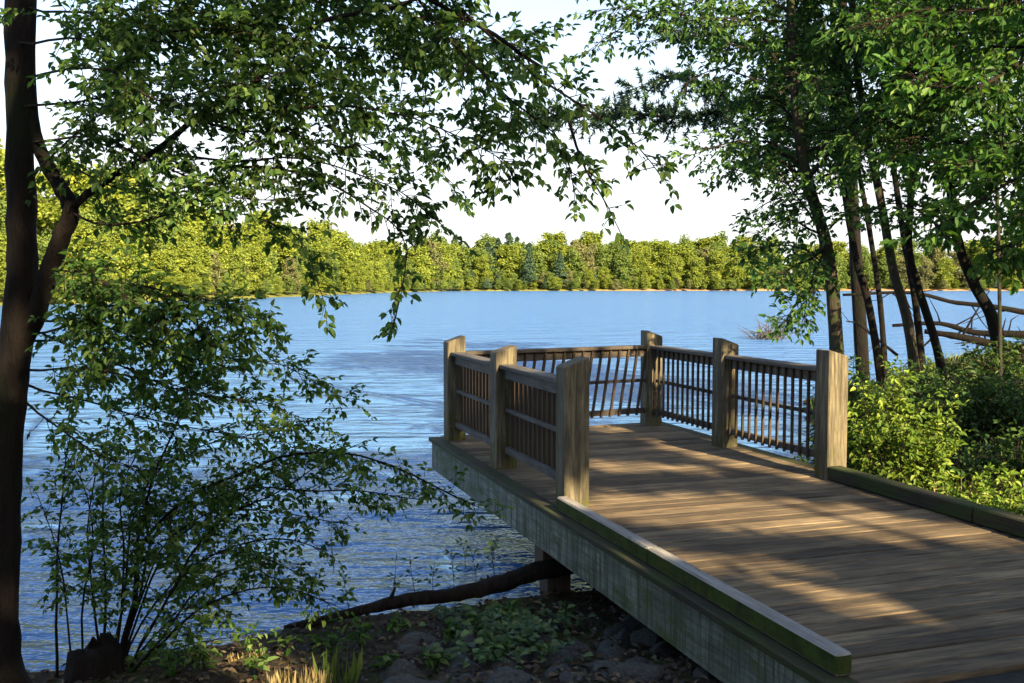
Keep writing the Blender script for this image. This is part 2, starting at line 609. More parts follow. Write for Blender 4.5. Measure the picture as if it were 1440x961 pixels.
fm = MB()
prof = [(0, -0.4), (1.5, 0.3), (6, 0.9), (30, 2.5), (90, 5), (240, 8)]
rows = []
K = (len(FAR) - 1) * 6
for j in range(K + 1):
    i = min(j // 6, len(FAR) - 2)
    p, _ = far_line(j / 6)
    # blend the normals so the strip does not fold
    ns = Vector((0, 0))
    for dj in range(-8, 9):
        _, nn = far_line(min(max((j + dj) / 6, 0), len(FAR) - 1.001))
        ns += nn
    ns.normalize()
    wob = 1.5 * math.sin(j * 1.7) + 1.0 * math.sin(j * 0.63)
    rows.append([(p.x + ns.x * (o_ + wob * (o_ < 10)), p.y + ns.y * (o_ + wob * (o_ < 10)), z) for o_, z in prof])
V = [q for r_ in rows for q in r_]
n_ = len(prof)
fm.add(V, [(j * n_ + k, (j + 1) * n_ + k, (j + 1) * n_ + k + 1, j * n_ + k + 1) for j in range(K) for k in range(n_ - 1)], smooth=True)
tag(fm.build('far_bank', M['far_ground']), kind='structure')

# ------------------------------------------------------------------ viewing deck
TH = R(18.2723)
UV = Vector((-math.sin(TH), math.cos(TH), 0))
VV = Vector((math.cos(TH), math.sin(TH), 0))
DZ = 0.75
V0, U0 = 3.85, 6.8
deck = empty('viewing_deck', VV * V0 + UV * U0, TH)
tag(deck, 'weathered wooden viewing deck with railings reaching out over the lake', 'deck')


def W(v, u, z=0):
    return VV * v + UV * u + Vector((0, 0, z))


class DB(MB):
    def dbox(self, v0, v1, u0, u1, z0, z1, bev=0.004, mat=0):
        self.box((v0 - V0, u0 - U0, z0), (v1 - V0, u1 - U0, z1), mat, bev)


VL, VR = 2.431, 5.33
PL0, PL1 = 2.565, 2.755          # left posts, across
PR0, PR1 = 5.0, 5.19             # right posts, across


def end_u(v):
    return 10.16 + (v - VL) * 0.125


# boards
b = DB()
u = 3.25
pitch, gap = 0.141, 0.011
while u < 10.62:
    z1 = DZ + random.uniform(-0.0025, 0.0015)
    ua, ub = u, u + pitch - gap
    va, vb = VL + 0.132, VR - 0.132
    e0, e1 = end_u(va), end_u(vb)
    if ub < min(e0, e1):
        b.dbox(va, vb, ua, ub, DZ - 0.038, z1, 0.005)
    elif ua < max(e0, e1):
        vs = va if ua < e0 else VL + (ua - 10.16) / 0.125
        # wedge shaped last boards follow the skewed end
        ue0 = min(ub, end_u(vs))
        pts = [(vs, ua), (vb, ua), (vb, min(ub, e1))]
        if ub < e1:
            pts.append((VL + (ub - 10.16) / 0.125, ub))
        if vs == va and ua < e0:
            pts.append((va, min(ub, e0)))
        n = len(pts)
        vv = [(p[0] - V0, p[1] - U0, DZ - 0.038) for p in pts] + [(p[0] - V0, p[1] - U0, z1) for p in pts]
        b.add(vv, [tuple(range(n))[::-1], tuple(range(n, 2 * n))] + [(k, (k + 1) % n, n + (k + 1) % n, n + k) for k in range(n)])
    u += pitch
b.build('deck_floor', M['deck'], deck)

# edge boards along both sides and across the end
b = DB()
for ua, ub in ((3.25, 6.9), (6.906, 10.17)):
    b.dbox(VL, VL + 0.128, ua, ub, DZ - 0.042, DZ - 0.002, 0.006)
b.build('edge_board', M['edge'], deck)
b = DB()
for ua, ub in ((3.25, 7.1), (7.106, 10.5)):
    b.dbox(VR - 0.128, VR, ua, ub, DZ - 0.042, DZ - 0.002, 0.006)
b.build('edge_board', M['edge'], deck)

b = DB()
for ua, ub in ((3.27, 5.62), (5.625, 8.3), (8.305, 10.145)):
    b.dbox(VL + 0.03, VL + 0.072, ua, ub, 0.415, DZ - 0.044, 0.004)
b.build('fascia_board', M['fascia'], deck)
b = DB()
for ua, ub in ((3.27, 6.62), (6.625, 10.5)):
    b.dbox(VR - 0.072, VR - 0.03, ua, ub, 0.415, DZ - 0.044, 0.004)
b.build('fascia_board', M['fascia'], deck)
b = MB()
x0, x1 = VL + 0.08, VR - 0.08
pts = [(x0, end_u(x0) - 0.055), (x1, end_u(x1) - 0.055), (x1, end_u(x1) - 0.015), (x0, end_u(x0) - 0.015)]
b.add([(p[0] - V0, p[1] - U0, 0.415) for p in pts] + [(p[0] - V0, p[1] - U0, DZ - 0.042) for p in pts],
      [(3, 2, 1, 0), (4, 5, 6, 7), (0, 1, 5, 4), (1, 2, 6, 5), (2, 3, 7, 6), (3, 0, 4, 7)])
b.build('fascia_board', M['fascia'], deck)

for v in (3.1, 3.85, 4.6):
    b = DB()
    b.dbox(v, v + 0.05, 3.3, 10.1, 0.48, DZ - 0.041, 0)
    b.build('joist', M['pile'], deck)
b = DB()
b.dbox(VL + 0.09, VR - 0.09, 6.9, 7.09, 0.22, 0.41, 0.006)
b.build('crossbeam', M['pile'], deck)
for v in (2.56, 3.8, 5.0):
    b = MB()
    b.box((v - V0, 6.9 - U0 + 0.003, -0.75), (v + 0.19 - V0, 7.09 - U0 - 0.003, 0.218 if v != 2.56 else 0.219), 0, 0.008)
    b.build('pile', M['pile'], deck)
for v in (4.3, 5.0):
    b = MB()
    b.box((v - V0, 9.3 - U0, -1.2), (v + 0.18 - V0, 9.48 - U0, 0.47), 0, 0.008)
    b.build('pile', M['pile'], deck)

# curbs
b = DB()
b.dbox(2.5, 2.582, 3.36, 5.1, DZ + 0.0015, DZ + 0.098, 0.010)
b.dbox(2.5, 2.582, 5.108, 6.562, DZ + 0.0015, DZ + 0.096, 0.010)
b.build('curb_rail', M['curb_moss'], deck)
b = DB()
b.dbox(5.0, 5.12, 3.36, 5.3, DZ + 0.0025, DZ + 0.118, 0.010)
b.dbox(5.0, 5.12, 5.308, 6.875, DZ + 0.0025, DZ + 0.116, 0.010)
b.build('curb_rail', M['edge'], deck)

# posts: square timbers with tops cut on a slope that sheds water outward
POST_L = [6.565, 8.20, 9.86]
POST_R = [6.88, 8.587, 10.23]
for side, us, va, vb in ((-1, POST_L, PL0, PL1), (1, POST_R, PR0, PR1)):
    for ui in us:
        a, c = va - V0, vb - V0
        y0, y1 = ui - U0, ui + 0.19 - U0
        zi, zo = DZ + 1.08 + random.uniform(-0.01, 0.01), DZ + 1.015
        za, zb = (zo, zi) if side < 0 else (zi, zo)
        e = 0.009
        prof_ = [(a + e, y0), (c - e, y0), (c, y0 + e), (c, y1 - e), (c - e, y1), (a + e, y1), (a, y1 - e), (a, y0 + e)]
        n = 8
        zt = lambda x: za + (zb - za) * (x - a) / (c - a)
        cx, cy = (a + c) / 2, (y0 + y1) / 2
        vv = [(x, y, 0.46) for x, y in prof_] + [(x, y, zt(x) - e) for x, y in prof_]
        vv += [(cx + (x - cx) * 0.91, cy + (y - cy) * 0.91, zt(cx + (x - cx) * 0.91)) for x, y in prof_]
        fs = [(k, (k + 1) % n, n + (k + 1) % n, n + k) for k in range(n)]
        fs += [(n + k, n + (k + 1) % n, 2 * n + (k + 1) % n, 2 * n + k) for k in range(n)]
        fs += [tuple(range(2 * n, 3 * n))]
        b = MB()
        b.add(vv, fs)
        b.build('post', M['post'], deck)


def railing(p0, p1, off, nb, lean=0.0, rail_mat='rail', hw=0.0125):
    """p0, p1: (v,u) ends of the rail line; off: which side (in v) the balusters sit"""
    p0, p1 = Vector((p0[0] - V0, p0[1] - U0)), Vector((p1[0] - V0, p1[1] - U0))
    L = (p1 - p0).length
    ang = math.atan2(p1.y - p0.y, p1.x - p0.x) - math.pi / 2
    r = empty('railing', (p0.x, p0.y, 0), ang, deck)     # local y runs along the rail
    b = MB()
    b.box((-0.07, 0, DZ + 0.875), (0.07, L, DZ + 0.912), 0, 0.006)
    b.box((-0.022, 0, DZ + 0.785), (0.022, L, DZ + 0.873), 0, 0.004)
    b.build('top_rail', M[rail_mat], r)
    b = MB()
    b.box((-0.014, 0, DZ + 0.495), (0.014, L, DZ + 0.53), 0, 0.003)
    b.build('middle_rail', M[rail_mat], r)
    b = MB()
    b.box((-0.022, 0, DZ + 0.135), (0.022, L, DZ + 0.195), 0, 0.004)
    b.build('bottom_rail', M[rail_mat], r)
    first = None
    for k in range(nb):
        y = L * (k + 0.5) / nb
        if first is None:
            b = MB()
            x0 = off * (0.024 + hw)
            z0, z1 = DZ + 0.12, DZ + 0.868
            dy = lean * (z1 - z0)
            vv = []
            for z, s in ((z0, -0.5), (z1, 0.5)):
                vv += [(x0 - hw, -hw + dy * s, z), (x0 + hw, -hw + dy * s, z), (x0 + hw, hw + dy * s, z), (x0 - hw, hw + dy * s, z)]
            b.add(vv, [(3, 2, 1, 0), (4, 5, 6, 7), (0, 1, 5, 4), (1, 2, 6, 5), (2, 3, 7, 6), (3, 0, 4, 7)])
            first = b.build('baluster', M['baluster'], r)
            first.location = (0, y, 0)
        else:
            c = first.copy()
            link(c, r)
            c.location = (0, y, 0)
    return r


vl = 2.66
vr = 5.095
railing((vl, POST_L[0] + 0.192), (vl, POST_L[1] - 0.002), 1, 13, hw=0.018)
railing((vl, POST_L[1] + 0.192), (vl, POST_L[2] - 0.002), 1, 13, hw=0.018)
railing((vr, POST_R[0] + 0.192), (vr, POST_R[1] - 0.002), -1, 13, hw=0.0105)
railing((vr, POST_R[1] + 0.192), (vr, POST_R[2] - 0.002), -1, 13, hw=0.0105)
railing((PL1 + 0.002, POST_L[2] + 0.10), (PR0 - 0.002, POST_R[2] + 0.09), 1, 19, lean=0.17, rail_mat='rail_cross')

# asphalt path that leads up to the deck
b = MB()
pv = [W(2.38, 3.243), W(5.38, 3.243), W(5.5, -1), W(5.2, -6), W(3.2, -14), W(0.6, -14), W(2.4, -6), W(2.45, -1)]
b.add([(p.x, p.y, 0.722) for p in pv] + [(p.x, p.y, 0.3) for p in pv],
      [tuple(range(8))] + [(k, 8 + k, 8 + (k + 1) % 8, (k + 1) % 8) for k in range(8)])
bmo = b.build('path', M['path'])
tag(bmo, kind='structure')


# ------------------------------------------------------------------ foliage machinery
class Fol:
    """twigs and leaves; leaves collected as arrays, one mesh"""

    def __init__(self):
        self.pos, self.ax, self.nm, self.ln, self.wd = [], [], [], [], []
        self.mb = MB()

    def leaf(self, p, ax, nm, ln, wd):
        self.pos.append(tuple(p))
        self.ax.append(tuple(ax))
        self.nm.append(tuple(nm))
        self.ln.append(ln)
        self.wd.append(wd)

    def arrays(self, p, ax, nm, ln, wd):
        for q in zip(p, ax, nm, ln, wd):
            self.leaf(*q)

    def build(self, name, leafm, twigm, parent=None, loc=(0, 0, 0), shape='leaf', fold=0.25):
        p, ax, nm = (np.array(q, float).reshape(-1, 3) for q in (self.pos, self.ax, self.nm))
        ln, wd = np.array(self.ln)[:, None], np.array(self.wd)[:, None]
        ax = ax / np.linalg.norm(ax, axis=1, keepdims=True)
        sd = np.cross(ax, nm)
        sd /= np.linalg.norm(sd, axis=1, keepdims=True) + 1e-9
        nn = np.cross(sd, ax)
        up = nn * wd * fold
        if shape == 'leaf':
            v = np.stack([p, p + ax * ln * 0.3 + sd * wd * 0.48 + up, p + ax * ln * 0.68 + sd * wd * 0.36 + up * 0.8 - nn * ln * 0.04,
                          p + ax * ln - nn * ln * 0.12,
                          p + ax * ln * 0.68 - sd * wd * 0.36 + up * 0.8 - nn * ln * 0.04, p + ax * ln * 0.3 - sd * wd * 0.48 + up], 1)
            n = len(p)
            V = v.reshape(-1, 3)
            base = (np.arange(n) * 6)[:, None]
            Fa = np.concatenate([base + np.array([[0, 1, 2, 3]]), base + np.array([[0, 3, 4, 5]])], 1).reshape(-1, 4)
        else:   # blade: narrow triangle-ish quad
            v = np.stack([p - sd * wd * 0.5, p + sd * wd * 0.5, p + ax * ln * 0.6 + sd * wd * 0.35 - nn * ln * 0.05, p + ax * ln - nn * ln * 0.25], 1)
            n = len(p)
            V = v.reshape(-1, 3)
            Fa = np.arange(n * 4).reshape(-1, 4)
        nt_ = self.mb.n
        allV = np.concatenate(self.mb.V + [V]) if self.mb.V else V
        Fl = list(self.mb.Fc) + (Fa + nt_).tolist()
        me = bpy.data.meshes.new(name)
        me.from_pydata((allV - np.array(loc)).tolist(), [], Fl)
        me.materials.append(leafm)
        me.materials.append(twigm)
        mi = np.zeros(len(Fl), np.int32)
        mi[:len(self.mb.Fc)] = 1
        me.polygons.foreach_set('material_index', mi)
        me.update()
        o = bpy.data.objects.new(name, me)
        if parent is None:
            o.location = loc
        return link(o, parent)


def rdir():
    a = rng.normal(size=3)
    return Vector(a / np.linalg.norm(a))


def bez(pts, n):
    """smooth resample of a polyline (Catmull-Rom)"""
    pts = [Vector(p) for p in pts]
    if len(pts) == 2:
        return [pts[0].lerp(pts[1], i / (n - 1)) for i in range(n)]
    ext = [pts[0] * 2 - pts[1]] + pts + [pts[-1] * 2 - pts[-2]]
    out = []
    m = len(pts) - 1
    for i in range(n):
        k = i / (n - 1) * m
        j = min(int(k), m - 1)
        t = k - j
        a, b_, c, d = ext[j:j + 4]
        out.append(0.5 * ((2 * b_) + (c - a) * t + (2 * a - 5 * b_ + 4 * c - d) * t * t + (3 * b_ - a - 3 * c + d) * t ** 3))
    return out


def twig(f, p, d, L, ll, step, droop, depth, r, bright=0):
    """one leafy twig: sagging polyline with alternate leaves, may fork"""
    n = max(3, int(L / step))
    pts = [p.copy()]
    d = d.normalized()
    sgn = 1
    for i in range(n):
        d = (d + Vector((0, 0, -droop)) + rdir() * 0.16).normalized()
        p = p + d * step
        pts.append(p.copy())
        if i >= 1 or depth == 0:
            side = d.cross(Vector((0, 0, 1)))
            if side.length < 0.1:
                side = Vector((1, 0, 0))
            side.normalize()
            ax = d * 0.55 + side * sgn * 0.8 + Vector((0, 0, -0.35)) + rdir() * 0.35
            nm = Vector((0, 0, 1)) + rdir() * 0.75
            q = ll * rng.uniform(0.5, 1.4)
            f.leaf(p + side * sgn * 0.006, ax, nm, q, q * rng.uniform(0.5, 0.66))
            sgn = -sgn
            if rng.random() < 0.3:
                ax = d * 0.7 + rdir() * 0.8
                f.leaf(p, ax, Vector((0, 0, 1)) + rdir() * 0.8, q * 0.9, q * 0.52)
        if depth > 0 and rng.random() < 0.30 and i < n - 1:
            nd = (d + rdir() * 0.9).normalized()
            twig(f, p, nd, L * rng.uniform(0.35, 0.65), ll, step, droop * 1.1, depth - 1, r * 0.7)
    q = ll
    f.leaf(p, d + rdir() * 0.3, Vector((0, 0, 1)) + rdir() * 0.6, q, q * 0.58)
    k = [0, len(pts) // 2, len(pts) - 1] if len(pts) > 3 else [0, len(pts) - 1]
    f.mb.tube([pts[i] for i in k], [r, r * 0.7, r * 0.35][:len(k)] if len(k) == 3 else [r, r * 0.4], 3, 1, cap=False)


def bough(f, pts, r0, r1, every, L, ll, step, droop=0.06, start=0.15, depth=1, wood=None, bias=None, taper=0.5, side=0.95, sides=6):
    """a limb with twigs along it. wood: MB that takes the limb's own tube (else it goes with the crown's twigs)"""
    total = sum((Vector(a) - Vector(b_)).length for a, b_ in zip(pts[:-1], pts[1:]))
    n = max(6, int(total / 0.12))
    n = min(n, 60)
    pl = bez(pts, n)
    # crooked growth
    pl = [q + (Vector((noise.noise(q * 2.1), noise.noise(q * 2.1 + Vector((9, 0, 0))), noise.noise(q * 2.1 + Vector((0, 9, 0))))) * 0.05 * (total / 2.0) if i else Vector((0, 0, 0))) for i, q in enumerate(pl)]
    rad = [r0 + (r1 - r0) * (i / (n - 1)) ** 0.8 for i in range(n)]
    (wood or f.mb).tube(pl, rad, sides if wood else 5, 0 if wood else 1, cap=False, jitter=0.15 if wood else 0)
    cnt = int(total * (1 - start) / every)
    for k in range(cnt):
        t = start + (1 - start) * (k + rng.random()) / max(cnt, 1)
        i = min(int(t * (n - 1)), n - 2)
        q = pl[i].lerp(pl[i + 1], t * (n - 1) - i)
        tg = (pl[i + 1] - pl[i]).normalized()
        d = tg * rng.uniform(0.25, 0.9) + rdir() * side
        if bias is not None:
            d += Vector(bias)
        twig(f, q, d, L * (1 - taper * t) * rng.uniform(0.6, 1.25), ll, step, droop, depth, 0.0032 * ll / 0.05)
    twig(f, pl[-1], pl[-1] - pl[-2], L * 0.7, ll, step, droop, depth, 0.003 * ll / 0.05)


# ------------------------------------------------------------------ big tree at the left edge
lt_base = P(6, 1000, 5.45)
lt_base.z = gz(lt_base.x, lt_base.y) - 0.05
lt = empty('tree', lt_base)
tag(lt, 'large dark tree with a forked trunk, its boughs hanging over the water', 'tree')
LB = tuple(lt_base)
b = MB()
tp = [lt_base, P(1, 900, 5.47), P(4, 740, 5.5), P(10, 600, 5.5), P(24, 480, 5.5), P(31, 350, 5.5), P(28, 200, 5.5), P(25, 0, 5.5), P(30, -250, 5.5), P(50, -600, 5.5), P(60, -1000, 5.6)]
tl = bez(tp, 60)
tr = [0.104 + 0.10 * max(0, 1 - i / 6) ** 2 - 0.0009 * i for i in range(60)]
b.tube(tl, tr, 16, 0, jitter=0.16)
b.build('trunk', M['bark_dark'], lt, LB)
b = MB()
fork = bez([P(22, 500, 5.5), P(50, 440, 5.48), P(72, 375, 5.45), P(88, 330, 5.42), P(100, 297, 5.4), P(86, 265, 5.42), P(66, 232, 5.46), P(48, 180, 5.5), P(42, 60, 5.52), P(60, -120, 5.4), P(150, -350, 5.0)], 40)
b.tube(fork, [0.058 - 0.0009 * i for i in range(40)], 12, 0, jitter=0.18)
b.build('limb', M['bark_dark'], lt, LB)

fo = Fol()
long_b = MB()
NL, NS = 0.045, 0.030       # leaf length, leaf spacing on a twig
lb = [P(99, 296, 5.4), P(165, 250, 5.3), P(215, 220, 5.2), P(280, 170, 5.0), P(350, 125, 4.9), P(385, 85, 4.85), P(480, 30, 4.7), P(620, -30, 4.5)]
bough(fo, lb, 0.021, 0.008, 0.03, 0.36, NL, NS, start=0.3, wood=long_b)
long_b.build('limb', M['bark_dark'], lt, LB)
arch = MB()
bough(fo, [P(150, -350, 5.0), P(300, -260, 4.8), P(430, -150, 4.7), P(540, -70, 4.6), P(660, 20, 4.5), P(760, 90, 4.45)], 0.03, 0.008, 0.04, 0.34, NL, NS, start=0.35, wood=arch)
arch.build('limb', M['bark_dark'], lt, LB)

specs = [
    ([(280, 170, 5.0), (400, 150, 4.8), (520, 150, 4.7), (640, 190, 4.6), (720, 230, 4.5)], 0.042, 0.30),
    ([(215, 220, 5.2), (330, 235, 5.0), (430, 225, 4.9), (540, 255, 4.8), (610, 310, 4.7)], 0.042, 0.26),
    ([(330, 235, 5.0), (440, 250, 4.9), (520, 290, 4.85), (570, 340, 4.8), (560, 440, 4.8)], 0.055, 0.12),
    ([(560, -55, 4.6), (640, 60, 4.5), (720, 140, 4.4), (790, 200, 4.4), (810, 265, 4.4)], 0.055, 0.20),
    ([(650, 15, 4.5), (760, 110, 4.4), (850, 170, 4.4), (900, 205, 4.35), (930, 240, 4.35)], 0.06, 0.16),
    ([(800, 170, 4.4), (820, 230, 4.4), (850, 280, 4.38), (866, 312, 4.38)], 0.09, 0.10),
    ([(26, 60, 5.45), (120, 60, 5.2), (230, 50, 5.0), (340, 40, 4.9), (450, 70, 4.8), (570, 70, 4.7)], 0.042, 0.36),
    ([(30, 150, 5.45), (120, 140, 5.6), (220, 110, 5.9), (330, 100, 6.1), (440, 130, 6.2), (560, 150, 6.3)], 0.038, 0.40),
    ([(48, 200, 5.45), (130, 195, 5.2), (230, 245, 5.0), (330, 280, 4.9), (420, 290, 4.85)], 0.045, 0.28),
    ([(99, 296, 5.4), (150, 320, 5.3), (230, 300, 5.2), (330, 300, 5.1), (420, 340, 5.0), (452, 420, 5.0)], 0.045, 0.22),
    ([(60, -80, 5.3), (170, -50, 5.1), (300, -30, 5.0), (450, -10, 4.9), (590, 20, 4.8), (700, 70, 4.7)], 0.040, 0.34),
    ([(60, -150, 5.3), (200, -90, 5.8), (340, -40, 6.0), (480, 10, 6.0), (620, 70, 6.0), (740, 60, 5.9)], 0.045, 0.36),
    ([(280, 170, 5.0), (340, 190, 4.95), (400, 185, 4.9), (460, 205, 4.9), (530, 200, 4.9)], 0.045, 0.26),
    ([(50, 215, 5.4), (110, 240, 5.6), (180, 270, 5.7), (260, 270, 5.8), (340, 250, 5.9)], 0.045, 0.30),
    ([(40, 110, 5.5), (140, 100, 5.0), (220, 150, 4.8), (300, 120, 4.7), (380, 100, 4.6)], 0.045, 0.30),
    ([(60, -60, 5.3), (200, 0, 5.6), (330, 40, 5.8), (450, 100, 5.9), (560, 190, 6.0), (640, 250, 6.0)], 0.05, 0.34),
    ([(60, -120, 5.3), (250, -60, 5.2), (420, -20, 5.1), (560, 40, 5.0), (660, 110, 5.0), (730, 190, 5.0)], 0.05, 0.32),
    ([(38, 10, 5.5), (110, 20, 5.2), (190, 10, 5.1), (270, 20, 5.0), (360, 10, 5.0)], 0.05, 0.30),
    ([(45, 250, 5.5), (90, 200, 5.2), (150, 160, 5.0), (210, 160, 5.0)], 0.05, 0.26),
    # lower boughs
    ([(40, 470, 5.55), (100, 455, 5.3), (180, 470, 5.2), (260, 500, 5.2), (330, 520, 5.2)], 0.05, 0.26),
    ([(35, 540, 5.55), (110, 560, 5.7), (200, 590, 5.9), (300, 610, 6.0), (400, 620, 6.1)], 0.05, 0.24),
    ([(30, 560, 5.55), (80, 600, 5.4), (140, 640, 5.3), (210, 660, 5.3)], 0.05, 0.22),
    ([(45, 430, 5.5), (130, 405, 5.3), (220, 405, 5.1), (310, 425, 5.0), (365, 460, 5.0)], 0.034, 0.24),
    ([(40, 450, 5.5), (120, 440, 5.3), (200, 430, 5.1), (280, 450, 5.0), (340, 480, 5.0)], 0.034, 0.24),
    ([(35, 480, 5.55), (120, 470, 5.7), (200, 480, 5.9), (300, 500, 6.1), (400, 515, 6.2), (490, 560, 6.3)], 0.036, 0.26),
    ([(25, 520, 5.55), (100, 520, 5.4), (170, 530, 5.3), (240, 540, 5.2), (300, 560, 5.2)], 0.045, 0.24),
    ([(60, 470, 5.6), (140, 500, 5.8), (230, 545, 5.9), (330, 560, 6.0), (430, 590, 6.1)], 0.045, 0.22),
    ([(72, 375, 5.45), (120, 390, 5.2), (180, 420, 5.0), (240, 470, 4.9)], 0.045, 0.22),
]
for pts, ev, L in specs:
    bough(fo, [P(*q) for q in pts], 0.008, 0.002, ev * (0.56 if pts[0][1] < 330 and pts[-1][0] < 750 else 0.52), L, NL, NS, droop=0.05)
fo.build('crown', M['leaf_near'], M['twig'], lt, LB)

# ------------------------------------------------------------------ shrub on the near bank, left
sb = Vector((-2.25, 5.9, 0))
sb.z = gz(sb.x, sb.y)
sh = empty('shrub', sb)
tag(sh, 'many stemmed leafy shrub growing by the stump at the water edge', 'shrub')
SB = tuple(sb)
fs_ = Fol()
stems = [
    ([(150, 955, 5.9), (147, 870, 5.9), (145, 790, 5.95), (142, 700, 6.0), (150, 600, 6.0)], 0.011, 0.05, 0.20),
    ([(165, 950, 5.9), (190, 800, 5.85), (210, 725, 5.8), (222, 660, 5.75), (245, 590, 5.7), (270, 530, 5.7)], 0.013, 0.045, 0.24),
    ([(170, 945, 5.9), (190, 800, 5.9), (225, 745, 5.85), (275, 700, 5.8), (360, 655, 5.7), (460, 635, 5.6), (560, 660, 5.5), (660, 715, 5.5)], 0.014, 0.036, 0.24),
    ([(175, 950, 5.95), (205, 790, 6.1), (260, 720, 6.2), (330, 690, 6.3), (420, 690, 6.3), (520, 690, 6.3), (590, 700, 6.3)], 0.011, 0.04, 0.24),
    ([(80, 948, 5.8), (80, 840, 5.8), (80, 750, 5.8), (84, 670, 5.8), (100, 590, 5.8)], 0.010, 0.06, 0.20),
    ([(102, 940, 5.8), (92, 830, 5.75), (76, 765, 5.7), (50, 700, 5.7)], 0.007, 0.08, 0.15),
    ([(180, 950, 5.9), (230, 840, 5.8), (300, 780, 5.7), (380, 760, 5.7), (450, 780, 5.7)], 0.010, 0.045, 0.22),
    ([(185, 950, 5.9), (250, 880, 5.7), (320, 840, 5.6), (390, 830, 5.6), (470, 850, 5.6)], 0.009, 0.05, 0.20),
    ([(165, 950, 5.95), (175, 800, 6.1), (200, 700, 6.2), (260, 640, 6.2), (340, 610, 6.2), (420, 600, 6.2)], 0.010, 0.045, 0.22),
    ([(150, 950, 5.95), (130, 850, 6.1), (120, 750, 6.2), (140, 650, 6.2), (180, 590, 6.2)], 0.009, 0.05, 0.20),
    ([(180, 950, 5.9), (240, 820, 6.0), (310, 740, 6.0), (380, 700, 6.0), (440, 660, 6.0), (500, 630, 6.0)], 0.009, 0.045, 0.20),
    ([(180, 955, 5.9), (210, 900, 5.9), (260, 860, 5.9), (320, 870, 5.9)], 0.008, 0.05, 0.2),
    ([(172, 950, 6.0), (215, 850, 6.1), (280, 790, 6.2), (360, 780, 6.2), (430, 810, 6.2)], 0.008, 0.05, 0.22),
    ([(180, 955, 5.8), (230, 890, 5.7), (290, 820, 5.6), (350, 800, 5.6), (400, 840, 5.6)], 0.008, 0.05, 0.22),
    ([(175, 955, 6.0), (220, 800, 6.2), (300, 730, 6.3), (400, 720, 6.3), (480, 740, 6.3)], 0.009, 0.05, 0.22),
    ([(168, 950, 5.9), (190, 850, 5.9), (230, 770, 6.0), (300, 720, 6.0), (350, 690, 6.0)], 0.009, 0.05, 0.22),
    ([(160, 950, 5.8), (170, 840, 5.7), (180, 760, 5.7), (170, 690, 5.7), (190, 640, 5.7)], 0.009, 0.05, 0.2),
    ([(120, 950, 5.9), (115, 850, 5.9), (130, 770, 5.9), (115, 690, 5.9), (90, 640, 5.9)], 0.008, 0.06, 0.2),
    ([(180, 955, 5.9), (240, 915, 5.9), (300, 900, 5.8), (360, 890, 5.8)], 0.007, 0.05, 0.18),
]
for pts, r0, ev, L in stems:
    wd_ = MB()
    q = [P(*s) for s in pts]
    q[0].z = gz(q[0].x, q[0].y) - 0.04
    bough(fs_, q, r0, r0 * 0.28, ev * 0.62, L, 0.043, 0.031, droop=0.03, start=0.22, wood=wd_)
    wd_.build('stem', M['bark_dark'], sh, SB)
fs_.build('foliage', M['leaf_shrub'], M['twig'], sh, SB)

# stump beside the shrub
q = PL(128, 950, 0.05)
b = MB()
zb = gz(q.x, q.y) - 0.1
prof2 = [(0.24, 0), (0.17, 0.08), (0.14, 0.16), (0.125, 0.25), (0.06, 0.27)]
VV_, FF_ = [], []
for i, (rr, zz) in enumerate(prof2):
    for k in range(14):
        an = 2 * math.pi * k / 14
        r2 = rr * (1 + 0.5 * noise.noise(Vector((math.cos(an) * 2.2, math.sin(an) * 2.2, zz * 2))))
        zz2 = zz + (0.16 * noise.noise(Vector((math.cos(an) * 3, math.sin(an) * 3, 7))) if i >= 3 else 0)
        VV_.append((q.x + math.cos(an) * r2, q.y + math.sin(an) * r2, zb + zz2))
for i in range(len(prof2) - 1):
    for k in range(14):
        FF_.append((i * 14 + k, i * 14 + (k + 1) % 14, (i + 1) * 14 + (k + 1) % 14, (i + 1) * 14 + k))
FF_.append(tuple((len(prof2) - 1) * 14 + k for k in range(14)))
b.add(VV_, FF_, smooth=True)
tag(b.build('tree_stump', M['bark_dark'], None, (q.x, q.y, zb)), 'dark broken tree stump at the foot of the shrub', 'stump')

# small leafy shoots standing at the edge of the water
shoot_lab = 'thin leafy shoot standing in the shallow water before the log'
for i, (px, py, h, nl) in enumerate([(495, 862, 0.34, 9), (548, 858, 0.42, 8), (590, 852, 0.40, 8), (612, 846, 0.30, 7), (642, 842, 0.38, 10), (672, 832, 0.36, 9), (700, 826, 0.34, 10), (470, 800, 0.5, 8), (655, 800, 0.25, 8), (690, 790, 0.25, 8)]):
    q = PL(px, py, 0.0)
    s_ = empty('water_shoot', (q.x, q.y, -0.05))
    tag(s_, shoot_lab, 'plant', 'leafy shoots in the shallows')
    st = MB()
    top = Vector((q.x + rng.uniform(-.08, .08), q.y + rng.uniform(-.05, .05), h))
    pl = bez([Vector((q.x, q.y, -0.08)), (Vector((q.x, q.y, 0)) + top) / 2 + rdir() * 0.02, top], 8)
    st.tube(pl, [0.004 - 0.0004 * k for k in range(8)], 4, 0)
    st.build('stem', M['twig'], s_, (q.x, q.y, -0.05))
    f = Fol()
    for k in range(nl * 2):
        t = rng.uniform(0.35, 1.0)
        p_ = pl[min(int(t * 7), 7)]
        d_ = rdir()
        d_.z = abs(d_.z) * 0.7
        f.leaf(p_ + d_ * 0.03, d_, Vector((0, 0, 1)) + rdir() * 0.8, rng.uniform(0.03, 0.05), 0.022)
        f.mb.tube([p_, p_ + d_ * 0.035], [0.0015, 0.001], 3, 1, cap=False)
    f.build('foliage', M['leaf_shrub'], M['twig'], s_, (q.x, q.y, -0.05))

